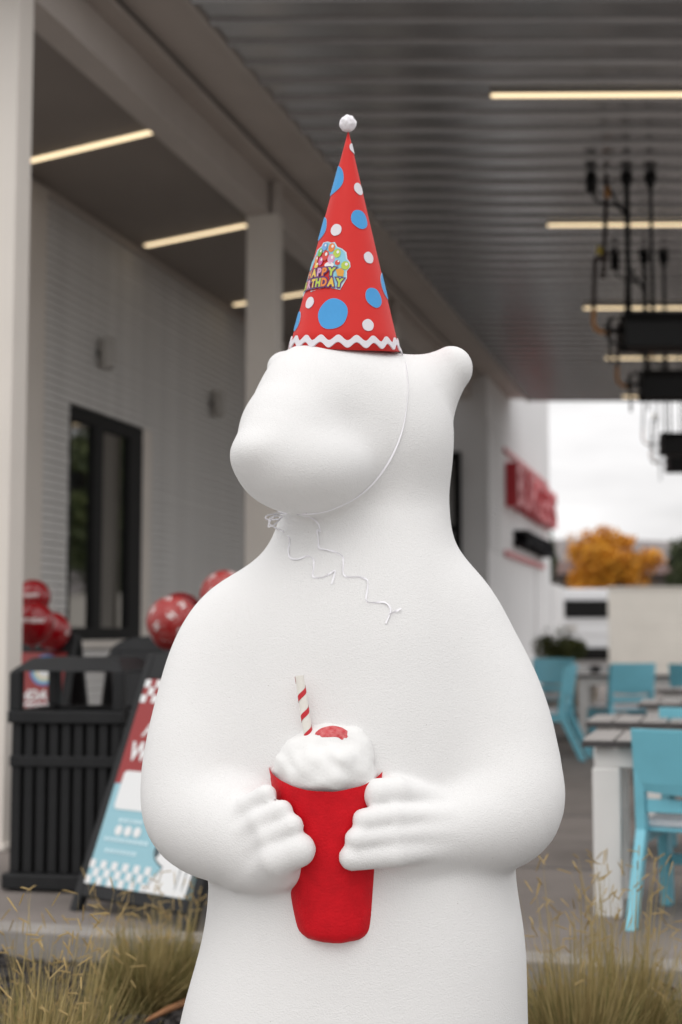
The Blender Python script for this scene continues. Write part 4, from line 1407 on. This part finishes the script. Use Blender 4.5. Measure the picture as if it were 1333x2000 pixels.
# ------------------------------------------------------------------ party hat
HD = .045
apex = Vector(bp(681, 254, HD + .075)); base = Vector(bp(673, 686, HD))
hz = (apex - base).normalized()
hx = Vector((1, 0, 0)); hx = (hx - hz * hx.dot(hz)).normalized(); hy = hz.cross(hx)
HH = (apex - base).length; HR = rp(110, HD)
SL = math.hypot(HH, HR); SA = HR / SL       # slant length, sine of the half angle
hat = thing('party_hat', base, 'tall red paper birthday party hat with blue and white dots on the bear head', 'party hat')
def cone_pt(s, phi, lift=0.0):
    """s: slant distance from the apex, phi: angle from the camera-facing line, to the right positive"""
    r = s * SA
    p = apex - hz * (s * HH / SL) + (hx * math.sin(phi) - hy * math.cos(phi)) * r
    nn = (hx * math.sin(phi) - hy * math.cos(phi)) * (HH / SL) + hz * SA
    return p + nn * lift
b = MB()
sg_ = 96
vs = []
for i in range(13):
    s = .004 + (SL - .004) * i / 12
    for k in range(sg_ + 3):
        ph = 2 * PI * k / sg_ - 2.2
        vs.append(cone_pt(s * (1 + (.004 * math.sin(ph * 2 + 1) if i == 12 else 0)), ph, .0012 if k > sg_ else 0))
fs = []
w_ = sg_ + 3
for i in range(12):
    for k in range(w_ - 1):
        fs.append((i * w_ + k, (i + 1) * w_ + k, (i + 1) * w_ + k + 1, i * w_ + k + 1))
b.add(vs, fs)
cone_o = b.build('cone', M['hat_red'], hat, smooth=True)
sol = cone_o.modifiers.new('thickness', 'SOLIDIFY'); sol.thickness = .001; sol.offset = -1
def to_cone(px, py):
    """photo pixel -> slant distance and angle on the cone"""
    t = (py - 254) / (684 - 254)
    cx = 681 + (673 - 681) * t; hw = 110 * t
    return SL * t, math.asin(max(-.999, min(.999, (px - cx) / hw)))
def unroll(s0, phi0, x, y, lift):
    """flat paper coordinates round (s0, phi0): x to the right, y up"""
    X, Y_ = x, s0 - y
    s = math.hypot(X, Y_)
    return cone_pt(s, phi0 + math.atan2(X, Y_) / SA, lift)
PXM = rp(1, HD)
rh = random.Random(11)
def dot(px, py, r, m, name, phi_add=0.0):
    s0, p0 = to_cone(px, py)
    p0 += phi_add
    R = r * PXM
    ph = rh.uniform(0, 6)
    n = 36
    rim = [(R * (1 + .035 * math.sin(2 * a + ph) + .015 * math.sin(5 * a + ph)) * math.cos(a), R * (1 + .035 * math.sin(2 * a + ph) + .015 * math.sin(5 * a + ph)) * math.sin(a)) for a in [2 * PI * k / n for k in range(n)]]
    b = MB()
    vs = []
    for fac in (1.0, .66, .33):
        vs += [unroll(s0, p0, x * fac, y * fac, .0016) for x, y in rim]
    vs.append(unroll(s0, p0, 0, 0, .0016))
    fs = []
    for j in (0, 1):
        fs += [(j * n + k, j * n + (k + 1) % n, (j + 1) * n + (k + 1) % n, (j + 1) * n + k) for k in range(n)]
    fs += [(2 * n + k, 2 * n + (k + 1) % n, 3 * n) for k in range(n)]
    base_i = len(vs)
    vs += [unroll(s0, p0, x, y, .0002) for x, y in rim]
    fs += [(k, base_i + k, base_i + (k + 1) % n, (k + 1) % n) for k in range(n)]
    b.add(vs, fs)
    b.m = [1 if i >= len(fs) - n else 0 for i in range(len(fs))]
    b.build(name, [m, M['dot_edge']], hat, smooth=False)
for px, py, r in ((646, 353, 31), (703, 431, 19), (650, 617, 30), (730, 583, 20)):
    dot(px, py, r, M['dot_blue'], 'blue_dot')
dot(634, 447, 24, M['dot_blue'], 'blue_dot', -.32)
dot(581, 628, 20, M['dot_blue'], 'blue_dot', -.02)
dot(749, 556, 28, M['dot_blue'], 'blue_dot', .22)
for px, py, r in ((693, 290, 11), (701, 370, 12), (657, 453, 11.5), (720, 505, 12), (606, 594, 12), (718, 637, 12)):
    dot(px, py, r, M['dot_white'], 'white_dot')
# wavy trim round the base
b = MB()
vs = []
nk = 260
for k in range(nk + 1):
    ph = -PI + 2 * PI * k / nk
    s = SL - 15 * PXM + 5.5 * PXM * math.sin(ph * 19 + .6)
    for ds, lf in ((-7.5, .0004), (-7, .003), (7, .003), (7.5, .0004)):
        vs.append(cone_pt(s + ds * PXM, ph, lf))
fs = []
for k in range(nk):
    for j in range(3):
        fs.append((4 * k + j, 4 * k + j + 1, 4 * k + 5 + j, 4 * k + 4 + j))
b.add(vs, fs); b.build('wavy_trim', M['felt'], hat, smooth=False)
# pompom
b = MB()
pc = Vector(bp(680, 241, HD + .077)); pr_ = 17 * PXM
rndp = random.Random(4)
bm = bmesh.new(); bmesh.ops.create_icosphere(bm, subdivisions=4, radius=1)
b.add([pc + v.co * pr_ * (.95 + .16 * noise.noise(v.co * 2.2) + .05 * noise.noise(v.co * 9)) for v in bm.verts], [tuple(v.index for v in f.verts) for f in bm.faces])
bm.free()
for i in range(1500):
    d = Vector((rndp.gauss(0, 1), rndp.gauss(0, 1), rndp.gauss(0, 1))).normalized()
    e = (d + Vector((rndp.gauss(0, .5), rndp.gauss(0, .5), rndp.gauss(0, .5)))).normalized()
    p0 = pc + d * pr_ * .88; p1 = p0 + e * pr_ * rndp.uniform(.08, .2)
    w = e.orthogonal().normalized() * .0004
    b.add([p0 - w, p0 + w, p1], [(0, 1, 2)])
b.build('pompom', M['fluff'], hat, smooth=True)
# birthday sticker: backing, balloons, lettering
s0, p0 = to_cone(640, 523)
def sx(px, py):     # sticker pixels (photo rows and columns) -> flat paper coordinates
    sc, pp = to_cone(px, py)
    return ((pp - p0) * SA * sc, s0 - sc)
bk = [(594, 570), (599, 545), (606, 515), (612, 505), (618, 497), (622, 487), (630, 482), (633, 476), (641, 475), (648, 478), (655, 477), (660, 486), (669, 489), (677, 495), (679, 508), (684, 513), (685, 522), (678, 531), (678, 545), (672, 556), (665, 569), (650, 567), (630, 567), (610, 571)]
pts = [sx(x, y) for x, y in bk]
b = MB()
b.add([unroll(s0, p0, x, y, .0014) for x, y in pts], [tuple(range(len(pts)))])
stk_m = {k: mat('sticker_' + k, c, rough=0.35) for k, c in dict(edge=(.55, .72, .80), sky=(.25, .58, .72), green=(.16, .45, .04), blue=(.18, .38, .70), orange=(.75, .22, .04), red=(.62, .05, .03), lime=(.45, .58, .06), pink=(.62, .10, .30), lilac=(.66, .33, .50), yellow=(.75, .50, .06), purple=(.11, .025, .14), white=(.8, .78, .78), gold=(.72, .33, .03)).items()}
sticker = b.build('sticker', stk_m['edge'], hat)
names = list(stk_m); mats_ = [stk_m[k] for k in names]; mi = {k: i for i, k in enumerate(names)}
b = MB()
cxm = sum(x for x, y in pts) / len(pts); cym = sum(y for x, y in pts) / len(pts)
b.add([unroll(s0, p0, cxm + (x - cxm) * .93, cym + (y - cym) * .93, .0018) for x, y in pts], [tuple(range(len(pts)))], mi['sky'])
def sell(px, py, rx, ry, k, lf):
    x0, y0 = sx(px, py)
    b.add([unroll(s0, p0, x0 + rx * PXM * math.cos(2 * PI * q / 18), y0 + ry * PXM * math.sin(2 * PI * q / 18), lf) for q in range(18)], [tuple(range(18))], mi[k])
for px, py, rx, ry, k in ((627, 495, 6.5, 8.5, 'green'), (636, 485, 6.5, 8, 'blue'), (649, 488, 7, 9, 'orange'), (659, 499, 7.5, 9, 'lime'), (637, 503, 8, 10.5, 'red'), (648, 510, 7.5, 10, 'lilac'), (620, 508, 6, 8, 'orange'), (628, 513, 6, 9, 'pink'), (675, 521, 8, 8.5, 'lime'), (620, 520, 6, 6, 'yellow'), (644, 522, 10, 6, 'white'), (660, 517, 5, 5, 'red')):
    sell(px, py, rx, ry, k, .0022)
    if k not in ('white',):
        sell(px + 2, py - 2.5, rx * .35, ry * .35, 'white', .0025)
b.build('balloon_print', mats_, sticker)
b = MB()
q = [sx(x, y) for x, y in ((657, 531), (667, 527), (673, 532), (671, 543), (660, 543))]
b.add([unroll(s0, p0, x, y, .0026) for x, y in q], [tuple(range(len(q)))], mi['gold'])
def letters(word_, cols, x0p, x1p, ybp, ytp):
    xa, ya = sx(x0p, ybp); xb, yb = sx(x1p, ybp); _, yt = sx((x0p + x1p) / 2, ytp)
    gl = [text_geo(c_, 1.0, 0, 0, .055) for c_ in word_]
    wid = [max(v.x for v in g_[0]) - min(v.x for v in g_[0]) + .08 for g_ in gl]
    sc = (xb - xa) / sum(wid)
    x = xa
    for (gv, gf), wd, cn, c_ in zip(gl, wid, cols, word_):
        mx_ = min(v.x for v in gv); h_ = max(v.y for v in gv)
        t_ = (x - xa) / (xb - xa)
        ov, of = text_geo(c_, 1.0, 0, 0, .17)
        b.add([unroll(s0, p0, x + (v.x - mx_) * sc, ya + (yb - ya) * t_ + v.y / h_ * (yt - ya), .0028) for v in ov], of, mi['purple'])
        b.add([unroll(s0, p0, x + (v.x - mx_) * sc, ya + (yb - ya) * t_ + v.y / h_ * (yt - ya), .0031) for v in gv], gf, mi[cn])
        x += wd * sc
letters('HAPPY', ('orange', 'yellow', 'lilac', 'orange', 'lime'), 605, 657, 542, 527)
letters('BIRTHDAY', ('lime', 'orange', 'lilac', 'yellow', 'lime', 'orange', 'yellow', 'lime'), 598, 671, 563, 547)
b.build('lettering', mats_, sticker)

# curling ribbon from the hat, under the chin and down the chest
bvh = BVHTree.FromPolygons([v.co for v in bear_mesh.vertices], [tuple(p.vertices) for p in bear_mesh.polygons])
cam_p = Vector((0, 0, CAM_H))
def on_body(px, py, lift, fallback):
    d = (at(px, py, 3.0) - cam_p).normalized()
    h = bvh.ray_cast(cam_p, d)
    if h[0] is None or h[0].y > fallback + .25:
        return at(px, py, fallback)
    return h[0] - d * lift
def catmull(pts, n=8):
    P = [pts[0]] + list(pts) + [pts[-1]]
    o = []
    for i in range(1, len(P) - 2):
        for k in range(n):
            t = k / n
            a, b_, c, d = P[i - 1], P[i], P[i + 1], P[i + 2]
            o.append(tuple(.5 * (2 * b_[j] + (c[j] - a[j]) * t + (2 * a[j] - 5 * b_[j] + 4 * c[j] - d[j]) * t * t + (3 * b_[j] - a[j] - 3 * c[j] + d[j]) * t ** 3) for j in range(len(b_))))
    o.append(tuple(P[-2]))
    return o
def ribbon(b, pix, width, twist, lift, fb_y=3.05):
    cl_ = [tuple(on_body(q[0], q[1], lift, fb_y)) for q in pix]
    pts = [Vector(q) for q in catmull(cl_, 8)]
    for _ in range(3):
        pts = [pts[0]] + [Vector((pts[i].x, (pts[i - 1].y + 2 * pts[i].y + pts[i + 1].y) / 4, pts[i].z)) for i in range(1, len(pts) - 1)] + [pts[-1]]
    vs = []
    for i, p in enumerate(pts):
        t = (pts[min(i + 1, len(pts) - 1)] - pts[max(0, i - 1)]).normalized()
        side = t.cross(Vector((0, -1, 0)))
        if side.length < 1e-5: side = Vector((1, 0, 0))
        side.normalize()
        a = twist(i / (len(pts) - 1))
        dvec = side * math.cos(a) + t.cross(side) * math.sin(a)
        vs += [p - dvec * width / 2, p + dvec * width / 2]
    b.add(vs, [(2 * i, 2 * i + 1, 2 * i + 3, 2 * i + 2) for i in range(len(pts) - 1)])
b = MB()
ribbon(b, [(780, 672, 0), (786, 692, 0), (794, 715, 0), (798, 755, 0), (794, 800, 0), (785, 845, 0), (765, 893, 0), (735, 938, 0), (700, 970, 0), (660, 991, 0), (625, 1002, 0), (585, 1004, 0), (550, 1000, 0), (530, 1002, 0)], .0036, lambda t: 1.1 * math.sin(t * 7) + .25, .004)
ribbon(b, [(600, 1002), (556, 1003), (524, 1006), (521, 1014), (545, 1014), (552, 1008), (530, 1010), (526, 1022), (540, 1032), (553, 1037)], .0036, lambda t: .3, .006)
ribbon(b, [(552, 1001), (535, 1008), (524, 1028), (537, 1024), (553, 1008)], .0036, lambda t: .5, .008)
zz = lambda f: (lambda t: math.sin(t * f) * .9)
ribbon(b, [(537, 1030), (553, 1038), (564, 1048), (566, 1060), (563, 1075), (567, 1089), (582, 1092), (600, 1086), (612, 1092), (613, 1110), (612, 1126), (630, 1128), (645, 1120), (655, 1115), (648, 1141)], .0038, zz(26), .0028)
ribbon(b, [(580, 1004), (605, 1010), (621, 1022), (626, 1038), (620, 1036), (622, 1055), (624, 1070), (640, 1074), (655, 1078), (669, 1086), (671, 1100), (671, 1120), (680, 1127), (700, 1127), (717, 1132), (719, 1145), (716, 1172), (730, 1177), (750, 1176), (761, 1184), (763, 1196), (754, 1218)], .0038, zz(34), .0028)
ribbon(b, [(761, 1200), (772, 1195), (784, 1188)], .004, zz(5), .005)
b.build('ribbon', M['ribbon'], hat, smooth=True)

# ------------------------------------------------------------------ ornamental grasses in the bed
def grass(px, Y, nb, hgt, rad, label, seed, stems=46, green=.5):
    rnd = random.Random(seed)
    x0 = (px - 666.5) / F * Y
    zb = -.12
    t = thing('ornamental_grass', (x0, Y, zb), label, 'grass clump', 'dry ornamental grass clumps in the bed')
    bl = MB(); sd_ = MB(); stm = MB()
    def blade(p0, d, h, w, droop, bb, mm, ns=4):
        vs = []
        side = Vector((d.y, -d.x, 0))
        if side.length < 1e-4: side = Vector((1, 0, 0))
        side.normalize()
        ang = rnd.uniform(0, PI)
        side = side * math.cos(ang) + Vector((side.y, -side.x, 0)) * math.sin(ang)
        for i in range(ns + 1):
            u = i / ns
            p = p0 + Vector((d.x * u, d.y * u, h * (u - droop * u * u)))
            ww = w * (1 - u) ** .6 + .0003
            vs += [p - side * ww, p + side * ww]
        bb.add(vs, [(2 * i, 2 * i + 1, 2 * i + 3, 2 * i + 2) for i in range(ns)], mm)
        return p
    for i in range(nb):
        a = rnd.uniform(0, 2 * PI); r = rad * rnd.random() ** .6 * .45
        p0 = Vector((x0 + r * math.cos(a), Y + r * math.sin(a), zb))
        out_r = rnd.uniform(.1, 1.0) * rad
        a2 = a + rnd.gauss(0, .5)
        d = Vector((math.cos(a2) * out_r, math.sin(a2) * out_r, 0))
        h = hgt * rnd.uniform(.38, .86) * (1.1 - .45 * out_r / rad)
        blade(p0, d, h, rnd.uniform(.0012, .0028), rnd.uniform(.0, .4), bl, 0 if rnd.random() > green else 1)
    for i in range(stems):
        a = rnd.uniform(0, 2 * PI); r = rad * rnd.random() ** .5 * .35
        p0 = Vector((x0 + r * math.cos(a), Y + r * math.sin(a), zb))
        out_r = rnd.uniform(.05, .85) * rad
        d = Vector((math.cos(a) * out_r, math.sin(a) * out_r, 0))
        h = hgt * rnd.uniform(.5, 1.14)
        tip = blade(p0, d, h, .0023, .08, stm, 0, 6)
        # flag-like seed heads set at an angle to the stem
        for q in range(rnd.choice((1, 1, 2))):
            e = Vector((rnd.uniform(-1, 1), rnd.uniform(-.6, .6), rnd.uniform(.0, 1.5))).normalized()
            s0_ = tip - Vector((d.x * .1 * q, d.y * .1 * q, h * .10 * q))
            ln = rnd.uniform(.03, .055)
            sd_.tube([s0_, s0_ + e * ln * .2, s0_ + e * ln * .8, s0_ + e * ln + Vector((0, 0, -.002))], [.0009, .0021, .0022, .0007], 4)
    tag(bl.build('blades', [M['straw_grass'], M['green_grass']], t), kind='stuff')
    tag(stm.build('stems', M['straw_grass'], t), kind='stuff')
    tag(sd_.build('seed_heads', M['seed'], t), kind='stuff')
    return t
grass(20, 3.7, 1150, .66, .30, 'nearest dry grass clump in the lower left corner', 1, 80, .35)
grass(130, 4.2, 1050, .56, .24, 'dry grass clump in front of the bin, second from the left', 2, 56, .5)
grass(285, 5.2, 1300, .44, .20, 'low green tinged grass clump in front of the sign', 3, 44, .6)
grass(345, 5.35, 800, .44, .17, 'small grass clump against the kerb close to the bear', 4, 26, .6)
grass(1118, 4.35, 1150, .62, .19, 'tall dry grass clump just right of the bear', 5, 54, .4)
grass(1205, 4.55, 1000, .62, .20, 'dry grass clump in front of the nearest table leg', 6, 50, .4)
grass(1345, 4.5, 260, .46, .22, 'loose grass clump at the right edge of the picture', 7, 20, .5)
grass(1040, 4.9, 160, .36, .12, 'thin grass tuft half hidden behind the bear', 8, 8, .5)
# fallen leaves and a stick on the mulch
def dead_leaf(px, py, s, rz, label):
    Y = 1.29 * F / (py - 1240)
    p = at(px, py, Y)
    b = MB()
    vs = []
    for i in range(7):
        u = i / 6
        w = math.sin(PI * u) ** .8 * .42
        for v in (-1, 0, 1):
            q = Vector(((u - .5) * s, v * w * s * .8, .25 * s * (v * v) * .6 + .12 * s * math.sin(u * 5)))
            q = Matrix.Rotation(rz, 3, 'Z') @ Matrix.Rotation(.3, 3, 'X') @ q
            vs.append((p.x + q.x, Y + q.y, -.085 + q.z))
    b.add(vs, [(3 * i + j, 3 * i + 3 + j, 3 * i + 4 + j, 3 * i + 1 + j) for i in range(6) for j in (0, 1)])
    tag(b.build('fallen_leaf', M['leaf_dry'], smooth=True), label, 'leaf', 'fallen leaves on the mulch')
dead_leaf(1062, 1912, .055, .5, 'brown fallen leaf on the mulch left of the grass by the bear')
dead_leaf(1300, 1915, .09, 2.4, 'larger brown fallen leaf near the right edge')
dead_leaf(1255, 1930, .06, 1.2, 'small brown fallen leaf right of the tall grass')
b = MB()
p0 = at(285, 1955, 4.95); p1 = at(372, 1918, 5.2)
b.tube([(p0.x, 4.95, -.085), (p0.lerp(p1, .5).x, 5.06, -.075), (p1.x, 5.2, -.08)], [.006, .012, .014], 7)
tag(b.build('stick', M['leaf_dry'], smooth=True), 'reddish brown strip of bark lying on the mulch left of the bear', 'stick')
